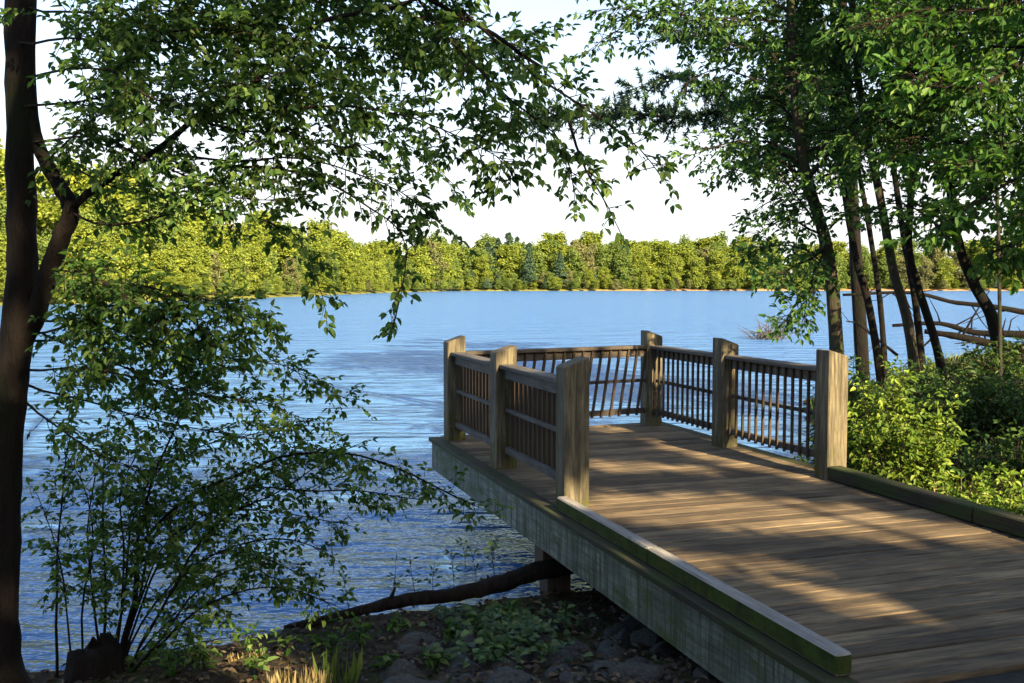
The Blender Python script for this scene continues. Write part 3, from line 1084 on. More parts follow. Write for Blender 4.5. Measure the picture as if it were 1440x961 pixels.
# ------------------------------------------------------------------ log at the waterline
b = MB()
lp = [PL(400, 884, 0.0), PL(470, 868, 0.07), PL(560, 846, 0.12), PL(640, 836, 0.12), PL(700, 822, 0.16), PL(762, 802, 0.22), PL(830, 790, 0.26)]
ll_ = bez(lp, 40)
b.tube(ll_, [0.022 + 0.046 * min(i / 30, 1) for i in range(40)], 12, 0, jitter=0.28)
# stubs of broken branches
for i, s in ((12, (0.05, -0.02, 0.12)), (25, (-0.03, 0.1, 0.05))):
    p0 = ll_[i]
    b.tube([p0, p0 + Vector(s)], [0.02, 0.008], 6, 0)
tag(b.build('log', M['log'], None, tuple(ll_[0])), 'dark driftwood log lying along the waterline beside the deck pile', 'log')

# ------------------------------------------------------------------ rocks, litter, ivy and dry grass on the near bank


def rock_mesh(seed):
    import bmesh
    bm = bmesh.new()
    bmesh.ops.create_icosphere(bm, subdivisions=3, radius=1)
    for v in bm.verts:
        n1 = noise.noise(v.co * 1.1 + Vector((seed * 7.3, 0, 0)))
        n2 = noise.noise(v.co * 3.1 + Vector((0, seed * 3.1, 0)))
        v.co *= 1 + 0.38 * n1 + 0.10 * n2
        v.co.z *= 0.62
        # flat facets as on broken stone
        for nn in ((0.7, 0.2, 0.6), (-0.5, 0.6, 0.5), (-0.3, -0.8, 0.4)):
            nn = Vector(nn).normalized()
            dd = v.co.dot(nn)
            if dd > 0.62:
                v.co -= nn * (dd - 0.62) * 0.85
    me = bpy.data.meshes.new('rock')
    bm.to_mesh(me)
    bm.free()
    me.materials.append(M['rock'])
    return me


rocks = [rock_mesh(i) for i in range(6)]
spots = []
tries = 0
while len(spots) < 46 and tries < 4000:
    tries += 1
    px, py = rng.uniform(560, 1000), rng.uniform(845, 985)
    if py < 850 + (px < 640) * 20:
        continue
    q = PL(px, py, 0.25)
    z = gz(q.x, q.y)
    s = rng.uniform(0.05, 0.16)
    v_, u_ = q.x * VV.x + q.y * VV.y, q.x * UV.x + q.y * UV.y
    if v_ > 3.4 or shore_dist([q.x], [q.y])[0] < 0.0:
        continue
    if any((q.x - a[0]) ** 2 + (q.y - a[1]) ** 2 < (s + a[2]) ** 2 * 0.8 for a in spots):
        continue
    spots.append((q.x, q.y, s, z))
for i, (x, y, s, z) in enumerate(spots):
    o = bpy.data.objects.new('rock', rocks[i % 6])
    link(o)
    o.location = (x, y, z - s * 0.12)
    o.scale = (s * rng.uniform(0.9, 1.4), s, s * rng.uniform(0.8, 1.2))
    o.rotation_euler = (rng.uniform(-0.3, 0.3), rng.uniform(-0.3, 0.3), rng.uniform(0, 6.28))
    tag(o, 'grey rock on the dark shaded bank below the deck edge', 'rock', 'rocks on the bank below the deck')


def scatter(n, xr, yr, test):
    out = []
    k = 0
    while len(out) < n and k < n * 30:
        k += 1
        x, y = rng.uniform(*xr), rng.uniform(*yr)
        if test(x, y):
            out.append((x, y))
    return out


def land(x, y):
    return shore_dist([x], [y])[0] > 0.03


f = Fol()
for x, y in scatter(5200, (-3.6, 2.6), (4.0, 7.8), land):
    a = rng.uniform(0, 6.28)
    ax = Vector((math.cos(a), math.sin(a), rng.uniform(-0.25, 0.35)))
    f.leaf((x, y, gz(x, y) + rng.uniform(0.008, 0.03)), ax, Vector((0, 0, 1)) + rdir() * 0.45, rng.uniform(0.03, 0.075), rng.uniform(0.02, 0.04))
tag(f.build('leaf_litter', M['litter'], M['twig']), 'brown fallen leaves strewn over the shaded bank', 'leaf litter', kind='stuff')

f = Fol()
for k in range(26):
    q = PL(rng.uniform(630, 800), rng.uniform(852, 965), 0.2)
    if not land(q.x, q.y):
        continue
    for j in range(22):
        x, y = q.x + rng.normal() * 0.09, q.y + rng.normal() * 0.09
        if not land(x, y):
            continue
        a = rng.uniform(0, 6.28)
        f.leaf((x, y, gz(x, y) + rng.uniform(0.04, 0.15)), Vector((math.cos(a), math.sin(a), rng.uniform(-0.4, 0.3))), Vector((0, -0.3, 1)) + rdir() * 0.5, rng.uniform(0.04, 0.075), rng.uniform(0.03, 0.05))
tag(f.build('ground_ivy', M['ivy'], M['twig']), 'low green leaves creeping over the rocks beside the pile', 'ground cover', kind='stuff')


def tuft(name, x, y, n, h, spread, mat, label, cat, group=None, w_=0.0032):
    f = Fol()
    z = gz(x, y)
    for k in range(n):
        a, rr = rng.uniform(0, 6.28), spread * math.sqrt(rng.random()) * 0.45
        d_ = Vector((math.cos(a) * rng.uniform(0.1, 0.8), math.sin(a) * rng.uniform(0.1, 0.8), 1)).normalized()
        bx, by = x + math.cos(a) * rr, y + math.sin(a) * rr
        L = h * rng.uniform(0.5, 1.15)
        sd_ = d_.cross(Vector((0, 0, 1))).normalized()
        f.leaf((bx, by, gz(bx, by) - 0.01), d_, sd_.cross(d_) * -1 + rdir() * 0.2, L, w_ * rng.uniform(0.7, 1.4))
    return tag(f.build(name, mat, M['twig'], None, (x, y, z), shape='blade'), label, cat, group)


for px, py, hh_, nl in [(462, 905, 0.22, 26), (505, 890, 0.16, 20), (560, 880, 0.13, 18), (400, 905, 0.16, 18), (715, 868, 0.20, 30), (735, 885, 0.18, 28), (680, 880, 0.14, 22), (640, 905, 0.13, 20), (610, 950, 0.14, 20),
                          (700, 940, 0.14, 22), (290, 930, 0.2, 22), (240, 945, 0.22, 24), (760, 945, 0.12, 18), (540, 945, 0.12, 16), (365, 945, 0.14, 18)]:
    q = PL(px, py, 0.16)
    if not land(q.x, q.y):
        continue
    z = gz(q.x, q.y)
    r_ = empty('bank_plant', (q.x, q.y, z))
    tag(r_, 'small leafy plant growing on the dark bank near the log', 'plant', 'small plants on the dark bank')
    st, f = MB(), Fol()
    for k in range(5):
        a = rng.uniform(0, 6.28)
        e = Vector((q.x + math.cos(a) * hh_ * 0.5, q.y + math.sin(a) * hh_ * 0.5, z + hh_ * rng.uniform(0.6, 1.1)))
        pl = bez([Vector((q.x, q.y, z - 0.02)), Vector((q.x, q.y, z)).lerp(e, 0.5) + Vector((0, 0, 0.03)), e], 6)
        st.tube(pl, [0.003, 0.0028, 0.0026, 0.0023, 0.002, 0.0015], 4, 0, cap=False)
        for j in range(nl // 4):
            t = rng.uniform(0.3, 1)
            d_ = rdir()
            d_.z *= 0.4
            f.leaf(pl[min(int(t * 5), 5)], d_, Vector((0, 0, 1)) + rdir() * 0.5, rng.uniform(0.045, 0.09), rng.uniform(0.025, 0.045))
    st.build('stem', M['twig'], r_, (q.x, q.y, z))
    f.build('foliage', M['leaf_shrub'], M['twig'], r_, (q.x, q.y, z))

q = PL(420, 950, 0.28)
tuft('grass_tuft', q.x, q.y, 260, 0.17, 0.30, M['dry'], 'dry golden grass tuft catching the sun on the near bank', 'grass tuft')
q = PL(345, 915, 0.12)
tuft('grass_tuft', q.x, q.y, 90, 0.07, 0.22, M['dry'], 'low patch of dry grass on the bank below the shrub', 'grass tuft')
q = PL(475, 945, 0.25)
tuft('grass_tuft', q.x, q.y, 26, 0.24, 0.2, M['blade'], 'sparse green grass tuft right of the dry golden tuft', 'grass tuft', w_=0.005)

# ------------------------------------------------------------------ trees on the right hand bank
RLEAF, RSTEP = 0.115, 0.085


def right_tree(path, r0, r1, extra, label, leafm, barkm, nb, Lb, zmin, group=None, name='tree', up=1.0, ll=RLEAF, step=RSTEP, ev=0.16, tl_=0.75, topz=8.6):
    pts = [P(*q) for q in path]
    base = pts[0].copy()
    base.z = gz(base.x, base.y) - 0.1
    pts[0] = base
    top = pts[-1] + (pts[-1] - pts[-2]).normalized() * max(0.3, topz - pts[-1].z)
    pts.append(top)
    t = empty(name, base)
    tag(t, label, 'tree', group)
    pl = bez(pts, 40)
    b = MB()
    r0, r1 = r0 * 0.82, r1 * 0.82
    b.tube(pl, [r0 + (r1 - r0) * (i / 39) ** 0.9 + (0.5 * r0 * max(0, 1 - i / 2.5) ** 2) for i in range(40)], 10, 0, jitter=0.15)
    b.build('trunk', barkm, t, tuple(base))
    f = Fol()
    for k in range(int(nb * 1.35)):
        s_ = rng.uniform(0, 1) ** 1.1
        # start on the trunk above zmin
        cand = [q for q in pl if q.z > zmin]
        q = cand[min(int(s_ * len(cand)), len(cand) - 1)]
        a = rng.uniform(0, 6.28)
        L = Lb * rng.uniform(0.55, 1.15)
        d_ = Vector((math.cos(a), math.sin(a), rng.uniform(0.0, 0.6) * up))
        e = q + d_ * L
        m_ = q.lerp(e, 0.5) + Vector((0, 0, 0.12 * L))
        e.z -= 0.15 * L
        bough(f, [q, m_, e], r1 * 0.6, 0.006, ev * 0.45, tl_, ll, step, droop=0.05, depth=1, start=0.2)
    for pts_, ev_, L_ in extra:
        bough(f, [P(*q) for q in pts_], 0.022, 0.006, ev_ * 0.6, L_ * 1.2, ll, step, droop=0.05, depth=1, start=0.12)
    f.build('crown', leafm, M['twig'], t, tuple(base))
    return t


D1 = 17.0
right_tree([(1182, 560, D1), (1172, 420, D1), (1158, 330, D1), (1132, 240, D1), (1118, 130, D1), (1112, 30, D1), (1112, -80, D1)], 0.155, 0.07,
           [([(1150, 320, D1), (1100, 250, D1 - .3), (1065, 215, D1 - .5)], 0.09, 0.5),
            ([(1155, 330, D1), (1105, 310, D1 - .3), (1060, 330, D1 - .5)], 0.09, 0.5),
            ([(1160, 350, D1), (1110, 380, D1 - .5), (1075, 385, D1 - .8)], 0.09, 0.45),
            ([(1165, 380, D1), (1125, 420, D1 - .5), (1100, 460, D1 - .7)], 0.08, 0.4),
            ([(1140, 270, D1), (1090, 280, D1 + .3), (1055, 300, D1 + .5)], 0.09, 0.45),
            ([(1160, 350, D1), (1140, 400, D1 - .5), (1130, 450, D1 - .7)], 0.09, 0.4),
            ([(1118, 130, D1), (1060, 110, D1), (1010, 95, D1), (960, 120, D1)], 0.09, 0.5),
            ([(1113, 30, D1), (1020, 30, D1), (930, 20, D1), (850, 15, D1)], 0.08, 0.55),
            ([(1113, 60, D1), (1040, 60, D1 + .5), (970, 50, D1 + .8), (900, 60, D1 + 1)], 0.09, 0.45),
            ([(1125, 190, D1), (1080, 170, D1 + .4), (1035, 190, D1 + .6)], 0.09, 0.5),
            ([(1150, 300, D1), (1110, 230, D1 + .4), (1090, 170, D1 + .6)], 0.09, 0.5),
            ([(1158, 330, D1), (1190, 300, D1 - .4), (1215, 310, D1 - .6)], 0.09, 0.5),
            ([(1165, 380, D1), (1130, 350, D1 + .4), (1085, 345, D1 + .6), (1050, 360, D1 + .8)], 0.09, 0.5),
            ([(1113, 20, D1), (1050, -10, D1), (960, 10, D1), (880, 40, D1), (830, 70, D1)], 0.08, 0.5),
            ([(1112, -60, D1), (1000, -50, D1), (900, -30, D1), (820, -20, D1)], 0.09, 0.5),
            ], 'leaning tree nearest the railing with leafy boughs low over the water', M['leaf_right'], M['bark_grey'], 18, 2.1, 4.0)

# pine whose dark bough reaches left across the sky
pt = [(1215, 560, 24), (1200, 300, 24), (1190, 100, 24), (1180, -100, 24)]
pts = [P(*q) for q in pt]
pts[0].z = gz(pts[0].x, pts[0].y) - 0.1
base = tuple(pts[0])
pine = empty('pine_tree', base)
tag(pine, 'tall pine behind the bank trees with one long dark bough reaching out over the lake', 'tree')
pts.append(pts[-1] + Vector((0, 0, 1.5)))
b = MB()
b.tube(bez(pts, 30), [0.17 - 0.004 * i for i in range(30)], 10, 0, jitter=0.15)
b.build('trunk', M['bark_dark'], pine, base)
f = Fol()


def pine_bough(f, pts, r, ev, L):
    pl = bez(pts, 24)
    f.mb.tube(pl, [r * (1 - 0.7 * i / 23) for i in range(24)], 5, 1, cap=False)
    tot = sum((a - c).length for a, c in zip(pl[:-1], pl[1:]))
    for k in range(int(tot / ev)):
        t = rng.uniform(0.12, 1)
        q = pl[min(int(t * 23), 23)]
        d_ = (pl[min(int(t * 23) + 1, 23)] - pl[max(int(t * 23) - 1, 0)]).normalized() * 0.5 + rdir()
        d_.normalize()
        LL = L * rng.uniform(0.5, 1.1)
        e = q + d_ * LL
        f.mb.tube([q, e], [0.01, 0.005], 3, 1, cap=False)
        for j in range(44):
            s_ = rng.uniform(0.15, 1)
            n_d = d_ * 0.7 + rdir()
            f.leaf(q.lerp(e, s_), n_d, rdir(), rng.uniform(0.10, 0.17), 0.034)


DPN = 23
pine_bough(f, [P(1190, 90, 24), P(1120, 120, 23.5), P(1040, 150, DPN), P(960, 165, DPN), P(880, 160, DPN), P(800, 165, DPN), P(745, 170, DPN)], 0.07, 0.035, 0.6)
pine_bough(f, [P(1040, 150, DPN), P(1000, 130, DPN), P(940, 110, DPN), P(880, 130, DPN)], 0.03, 0.05, 0.5)
pine_bough(f, [P(1190, 40, 24), P(1120, 60, 24), P(1060, 70, 24), P(990, 50, 24), P(930, 40, 24)], 0.05, 0.05, 0.6)
for k in range(16):
    z_ = rng.uniform(5.5, 10)
    q = Vector((pts[2].x, pts[2].y, z_))
    a = rng.uniform(0, 6.28)
    e = q + Vector((math.cos(a), math.sin(a), 0.1)) * rng.uniform(1.5, 3)
    pine_bough(f, [q, q.lerp(e, 0.5) + Vector((0, 0, 0.15)), e], 0.04, 0.08, 0.55)
f.build('crown', M['needle'], M['twig'], pine, base, shape='blade')

right_tree([(1242, 540, 19), (1222, 430, 19), (1204, 365, 19), (1188, 270, 19), (1176, 150, 19), (1170, 0, 19)], 0.10, 0.05, [],
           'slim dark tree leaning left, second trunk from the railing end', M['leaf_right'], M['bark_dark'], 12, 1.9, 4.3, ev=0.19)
right_tree([(1246, 540, 20), (1238, 430, 20), (1222, 320, 20), (1204, 220, 20), (1190, 120, 20), (1180, 0, 20)], 0.075, 0.04, [],
           'thinnest of the slanting trees, close behind the second trunk', M['leaf_right'], M['bark_dark'], 9, 1.7, 4.5, ev=0.2)
right_tree([(1290, 550, 17.5), (1276, 450, 17.5), (1256, 380, 17.5), (1240, 290, 17.5), (1222, 200, 17.5), (1205, 90, 17.5), (1195, -40, 17.5)], 0.12, 0.05, [],
           'mossy grey tree leaning left with a pale trunk above the sunny bush', M['leaf_right'], M['bark_grey'], 12, 1.9, 4.3, ev=0.19)
right_tree([(1298, 550, 18.5), (1288, 430, 18.5), (1272, 340, 18.5), (1260, 260, 18.5), (1250, 180, 18.5), (1246, 60, 18.5)], 0.085, 0.045, [],
           'slender upright tree right behind the mossy grey leaning tree', M['leaf_right'], M['bark_dark'], 9, 1.8, 4.4, ev=0.2)
right_tree([(1330, 550, 17), (1312, 470, 17), (1290, 400, 17), (1278, 340, 17), (1284, 200, 17), (1276, 90, 17), (1270, -30, 17)], 0.095, 0.05, [],
           'dark tree with a kinked trunk that leans left then stands upright', M['leaf_right'], M['bark_dark'], 11, 1.9, 4.2, ev=0.19)
right_tree([(1412, 540, 16), (1396, 450, 16), (1370, 400, 16), (1346, 335, 16), (1335, 240, 16), (1330, 130, 16), (1325, 0, 16)], 0.13, 0.05,
           [([(1346, 335, 16), (1310, 300, 15.6), (1270, 290, 15.2)], 0.1, 0.5), ([(1370, 400, 16), (1420, 350, 15.5), (1470, 330, 15)], 0.1, 0.5)],
           'dark crooked tree leaning over the fallen branches', M['leaf_right'], M['bark_dark'], 18, 2.0, 2.9, ev=0.18)
right_tree([(1408, 560, 14), (1406, 450, 14), (1404, 330, 14), (1400, 200, 14), (1398, 50, 14)], 0.035, 0.02, [],
           'thin straight pole of a young tree before the crooked one', M['leaf_right'], M['bark_grey'], 9, 1.3, 2.6, ev=0.17)
# more trees further along the bank, outside the right edge but with crowns reaching in
right_tree([(1500, 540, 15), (1490, 300, 15), (1485, 100, 15), (1480, -60, 15)], 0.16, 0.07,
           [([(1490, 200, 15), (1420, 190, 14.5), (1350, 210, 14.2)], 0.1, 0.6), ([(1485, 80, 15), (1400, 60, 14.5), (1310, 70, 14.2)], 0.1, 0.6),
            ([(1485, 0, 15), (1390, 0, 14.5), (1300, 20, 14.2), (1220, 40, 14)], 0.1, 0.6)],
           'broad tree at the picture edge, its crown spreading behind the bright near boughs', M['leaf_right'], M['bark_grey'], 26, 2.6, 3.2, ev=0.17)

# near maple-like tree whose bright boughs hang in from the right
right_tree([(1640, 760, 8.2), (1620, 300, 8.2), (1600, -50, 8.2)], 0.14, 0.08,
           [([(1610, -60, 8.2), (1500, 40, 8.0), (1420, 100, 7.9), (1340, 120, 7.8), (1285, 105, 7.8)], 0.05, 0.40),
            ([(1605, 0, 8.2), (1500, 120, 8.4), (1430, 200, 8.5), (1370, 230, 8.6), (1305, 225, 8.6)], 0.05, 0.40),
            ([(1620, 120, 8.2), (1530, 200, 8.1), (1440, 250, 8.0), (1360, 290, 8.0), (1310, 320, 8.0)], 0.05, 0.36),
            ([(1620, 200, 8.2), (1530, 290, 8.3), (1450, 330, 8.4), (1400, 350, 8.4)], 0.05, 0.30),
            ([(1600, -80, 8.2), (1480, -30, 8.4), (1380, 10, 8.5), (1280, 20, 8.6), (1210, 40, 8.6)], 0.05, 0.40),
            ([(1610, -20, 8.2), (1500, 60, 8.6), (1400, 60, 8.8), (1320, 50, 9.0)], 0.05, 0.40)],
           'broad leaved tree at the very edge of the picture, its bright boughs hanging in near', M['leaf_maple'], M['bark_grey'], 8, 1.6, 4.6, ev=0.10, ll=0.085, step=0.06, tl_=0.45, topz=7.5)

# ------------------------------------------------------------------ fallen branches and driftwood at right


def fallen(path, r0, r1, twigs, label, name='fallen_branch', group=None):
    pl = bez([P(*q) for q in path], 24)
    b = MB()
    b.tube(pl, [r0 + (r1 - r0) * i / 23 for i in range(24)], 8, 0, jitter=0.2)
    for k in range(twigs):
        i = int(rng.uniform(4, 22))
        d_ = rdir()
        d_.y *= 0.4
        p0 = pl[i]
        L = rng.uniform(0.4, 1.2)
        p1 = p0 + d_ * L * 0.5 + rdir() * 0.06
        b.tube([p0, p1, p0 + d_ * L + rdir() * 0.12], [r1 * 0.6, r1 * 0.4, r1 * 0.15], 5, 0, cap=False)
    return tag(b.build(name, M['bark_dark'], None, tuple(pl[0])), label, 'fallen branch', group)


fallen([(1470, 445, 23), (1400, 432, 23), (1340, 425, 23.3), (1280, 412, 23.5), (1185, 415, 24)], 0.07, 0.03, 8, 'long bare fallen branch, highest of those lying over the water behind the trunks')
fallen([(1480, 472, 21), (1420, 470, 21.2), (1370, 468, 21.5), (1320, 455, 21.8), (1255, 458, 22)], 0.09, 0.035, 10, 'middle bare fallen branch lying over the water behind the crooked tree')
fallen([(1490, 492, 19.5), (1420, 488, 19.8), (1350, 474, 20), (1300, 466, 20.3)], 0.11, 0.05, 8, 'thickest fallen branch, lowest over the bank behind the crooked tree')
fallen([(1262, 500, 21), (1225, 470, 21.5), (1205, 455, 22), (1190, 452, 22)], 0.035, 0.012, 8, 'thin bare fallen branch poking up between the first two trunks')

q = PL(1082, 477, 0.0)
b = MB()
for k in range(70):
    d_ = Vector((rng.normal() * 0.7, rng.normal() * 0.5, rng.uniform(0.25, 1.1))).normalized()
    L = rng.uniform(0.6, 1.7)
    p0 = Vector((q.x + rng.normal() * 0.35, q.y + rng.normal() * 0.3, -0.05))
    p1 = p0 + d_ * L * 0.5
    p2 = p0 + d_ * L + Vector((0, 0, -0.2 * L)) + rdir() * 0.15
    b.tube([p0, p1, p2], [0.026, 0.018, 0.007], 4, 0, cap=False)
tag(b.build('dead_brush', M['dead'], None, (q.x, q.y, 0)), 'grey heap of dead brush standing in the lake beyond the railing', 'dead brush')

# ------------------------------------------------------------------ undergrowth on the right bank


def bush(x, y, h, w_, n, mat, ll, label, name='bush', group=None, cat='bush', stems=7, upright=0.6, step=None):
    z = gz(x, y)
    r = empty(name, (x, y, z))
    tag(r, label, cat, group)
    f = Fol()
    step = step or ll * 0.62
    wood = MB()
    for k in range(n):
        a = rng.uniform(0, 6.28)
        rr = w_ * 0.5 * math.sqrt(rng.random())
        b0 = Vector((x + math.cos(a) * rr * 0.35, y + math.sin(a) * rr * 0.35, z - 0.03))
        hh = h * rng.uniform(0.55, 1.1) * (1 - 0.35 * (rr / (w_ * 0.5)) ** 2)
        e = Vector((x + math.cos(a) * rr * 1.2, y + math.sin(a) * rr, z + hh))
        pl = bez([b0, b0.lerp(e, 0.5) + Vector((0, 0, 0.12 * h)), e], 8)
        wood.tube(pl, [0.006 - 0.0005 * i for i in range(8)], 4, 0, cap=False)
        m_ = max(2, int(hh / (ll * 1.6)))
        for j in range(m_):
            t = 0.25 + 0.75 * (j + rng.random()) / m_
            q = pl[min(int(t * 7), 6)].lerp(pl[min(int(t * 7) + 1, 7)], (t * 7) % 1)
            d_ = rdir() + Vector((0, 0, upright * 0.5))
            twig(f, q, d_, ll * rng.uniform(2.0, 4.0), ll, step, 0.04, 0, 0.002)
    wood.build('stem', M['twig'], r, (x, y, z))
    f.build('foliage', mat, M['twig'], r, (x, y, z))
    return r


q = PL(1268, 690, 0.6)
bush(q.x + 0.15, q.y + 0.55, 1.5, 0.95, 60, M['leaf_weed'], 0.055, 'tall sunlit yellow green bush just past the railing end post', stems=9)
q = PL(1225, 640, 0.6)
bush(q.x + 0.1, q.y + 0.9, 1.45, 0.8, 44, M['leaf_shrub'], 0.055, 'darker green bush between the railing end post and the sunlit bush')
q = PL(1130, 650, 0.3)
bush(3.05, 9.55, 0.85, 0.7, 26, M['leaf_shrub'], 0.05, 'green bush behind the railing, seen through its last balusters')
weeds = [(1335, 722, 0.42, 0.5, 24), (1372, 735, 0.40, 0.5, 24), (1405, 728, 0.5, 0.55, 26), (1438, 742, 0.42, 0.5, 24), (1300, 700, 0.3, 0.4, 16), (1345, 690, 0.45, 0.5, 20), (1420, 700, 0.45, 0.6, 24), (1480, 750, 0.4, 0.5, 18)]
for px, py, h, w_, n in weeds:
    q = PL(px, py, 0.62)
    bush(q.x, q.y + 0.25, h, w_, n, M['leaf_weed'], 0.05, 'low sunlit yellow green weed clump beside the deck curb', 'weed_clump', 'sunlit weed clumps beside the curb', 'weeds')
for px, py, d, h, w_, n in [(1250, 560, 13, 0.8, 1.1, 26), (1300, 570, 12.5, 0.8, 1.2, 28), (1345, 585, 12, 0.75, 1.2, 28), (1395, 590, 11.5, 0.7, 1.2, 28), (1440, 585, 11.5, 0.8, 1.2, 26),
                            (1330, 540, 15, 0.7, 1.4, 26), (1390, 540, 15, 0.7, 1.4, 26), (1440, 540, 14.5, 0.8, 1.4, 26), (1270, 530, 16, 0.7, 1.3, 24), (1370, 640, 9.5, 0.45, 0.9, 24), (1430, 650, 9.5, 0.45, 0.9, 24), (1490, 620, 10.5, 0.7, 1.2, 22),
                            (1215, 540, 15, 0.8, 1.0, 24), (1310, 640, 10, 0.5, 0.7, 20)]:
    q = P(px, py, d)
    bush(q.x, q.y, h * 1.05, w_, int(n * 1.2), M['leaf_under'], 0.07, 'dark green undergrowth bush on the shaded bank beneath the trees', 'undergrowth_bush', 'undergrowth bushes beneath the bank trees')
q = PL(1318, 690, 0.62)
tuft('grass_tuft', q.x + 0.1, q.y + 0.5, 60, 0.42, 0.3, M['dry'], 'reddish tan dry grass tuft between the sunlit bush and the weeds', 'grass tuft', w_=0.010)
q = PL(1365, 690, 0.62)
tuft('grass_tuft', q.x, q.y + 0.2, 50, 0.38, 0.35, M['dry'], 'pale dry grass tuft rising behind the low sunlit weeds', 'grass tuft', w_=0.010)

f = Fol()
for x, y in scatter(5200, (2.4, 9.5), (4.5, 20), land):
    v_, u_ = x * VV.x + y * VV.y, x * UV.x + y * UV.y
    if v_ < 5.36:
        continue
    a = rng.uniform(0, 6.28)
    d_ = Vector((math.cos(a) * 0.5, math.sin(a) * 0.5, 1))
    sd_ = d_.cross(Vector((0, 0, 1)))
    f.leaf((x, y, gz(x, y) - 0.01), d_, sd_.cross(d_) * -1, rng.uniform(0.08, 0.26), rng.uniform(0.006, 0.013))
tag(f.build('grass', M['blade'], M['twig'], shape='blade'), 'green grass covering the bank beside the deck', 'grass', kind='stuff')

# ------------------------------------------------------------------ trees across the lake


def far_crown(seed, h, w_, kind):
    r_ = np.random.default_rng(seed)
    f = Fol()
    nb = 60 if kind != 'pine' else 34
    for k in range(nb):
        if kind == 'pine':
            t = (k + r_.random()) / nb
            rad = w_ * 0.5 * (1 - t) ** 0.8 + 0.3
            a = r_.uniform(0, 6.28)
            c = np.array([math.cos(a) * rad * 0.6, math.sin(a) * rad * 0.6, h * (0.15 + 0.85 * t)])
            br = np.array([rad * 0.55, rad * 0.55, h * 0.045])
        else:
            t = (k + r_.random()) / nb
            prof_w = math.sin(min(1, t * 1.02 + 0.2) * math.pi * 0.86) ** 0.6 if kind == 'broad' else math.sin(min(1, t * 0.9 + 0.22) * math.pi * 0.9) ** 0.5
            a = r_.uniform(0, 6.28)
            rad = w_ * 0.5 * prof_w * r_.uniform(0.1, 1.0)
            c = np.array([math.cos(a) * rad, math.sin(a) * rad, h * (0.03 + 0.92 * t * r_.uniform(0.9, 1.0))])
            s_ = w_ * r_.uniform(0.10, 0.20)
            br = np.array([s_, s_, s_ * r_.uniform(0.8, 1.6)])
        m_ = 95
        d_ = r_.normal(size=(m_, 3))
        d_ /= np.linalg.norm(d_, axis=1, keepdims=True)
        d_[:, 2] = np.where(d_[:, 2] < -0.35, -d_[:, 2], d_[:, 2])
        p_ = c + d_ * br * r_.uniform(0.3, 1.25, size=(m_, 1))
        nm = d_ + r_.normal(size=(m_, 3)) * 0.8
        ax = np.cross(nm, r_.normal(size=(m_, 3)))
        ll = r_.uniform(0.40, 0.75, size=m_) * (w_ / 8) ** 0.5
        f.arrays(p_, ax, nm, ll, ll * 0.75)
    return f


protos = {}


def proto(key, seed, h, w_, kind, mat, barkm):
    t = empty('shore_tree', (0, 0, 0))
    b = MB()
    tr = 0.012 * h
    b.tube(bez([(0, 0, -0.6), (0.1, 0.05, h * 0.3), (-0.1, 0.1, h * 0.6), (0.05, 0, h * 0.9)], 10), [tr * (1 - 0.085 * i) for i in range(10)], 7, 0)
    b.build('trunk', barkm, t)
    f = far_crown(seed, h, w_, kind)
    f.build('crown', mat, M['twig'], t)
    protos.setdefault(key, []).append([t, False])


for s in range(4):
    proto('yellow', 10 + s, 14 + s, 8.5, ['broad', 'tall'][s % 2], M['far_yellow'], M['dead'])
    proto('green', 20 + s, 15 + s, 8.0, ['broad', 'tall'][s % 2], M['far_green'], M['dead'])
    proto('olive', 30 + s, 15 + s, 7.5, ['tall', 'broad'][s % 2], M['far_olive'], M['dead'])
for s in range(2):
    proto('pine', 40 + s, 16 + s, 6.5, 'pine', M['far_pine'], M['bark_dark'])
PH = {'yellow': 15.5, 'green': 16.5, 'olive': 16.5, 'pine': 16.5}
FLAB = {('yellow', 'far'): 'bright yellow green tree in the wood along the distant shore',
        ('green', 'far'): 'mid green leafy tree in the wood along the distant shore',
        ('olive', 'far'): 'pale olive brown tree in the wood along the distant shore',
        ('pine', 'far'): 'dark bluish green conifer in the wood along the distant shore',
        ('yellow', 'left'): 'golden green tree on the nearer side shore behind the hanging leaves',
        ('green', 'left'): 'mid green tree on the nearer side shore behind the hanging leaves',
        ('olive', 'left'): 'pale olive tree on the nearer side shore behind the hanging leaves',
        ('pine', 'left'): 'dark conifer on the nearer side shore behind the hanging leaves'}


def plant(key, x, y, z, h, where):
    lst = protos[key]
    i = int(rng.integers(len(lst)))
    ent = lst[i]
    o = ent[0] if not ent[1] else copy_tree(ent[0])
    ent[1] = True
    s_ = h / PH[key]
    o.location = (x, y, z)
    o.rotation_euler = (0, 0, rng.uniform(0, 6.28))
    o.scale = (s_ * rng.uniform(1.05, 1.45) * (1.5 if h < 5 else 1), s_ * rng.uniform(1.05, 1.45), s_)
    tag(o, FLAB[(key, where)], 'tree', {'far': 'wood along the distant shore', 'left': 'wood along the nearer side shore'}[where] + ', ' + {'yellow': 'yellow green trees', 'green': 'green trees', 'olive': 'olive trees', 'pine': 'conifers'}[key])


def pick(where, px):
    r_ = rng.random()
    if where == 'far':
        if 615 < px < 760:
            return 'pine' if r_ < 0.45 else ('green' if r_ < 0.8 else 'yellow')
        return 'yellow' if r_ < 0.42 else 'green' if r_ < 0.72 else 'olive' if r_ < 0.94 else 'pine'
    return 'yellow' if r_ < 0.62 else 'green' if r_ < 0.9 else 'olive'


def along(px, dist):
    """point 'dist' metres inland of the far shore where it crosses photo column px"""
    best = None
    for j in range(0, (len(FAR) - 1) * 40):
        p, nn = far_line(j / 40)
        if p.y < 20:
            continue
        x_ = 720 + 1400 * p.x / p.y
        if best is None or abs(x_ - px) < best[0]:
            best = (abs(x_ - px), p, nn)
    return best[1], best[2]


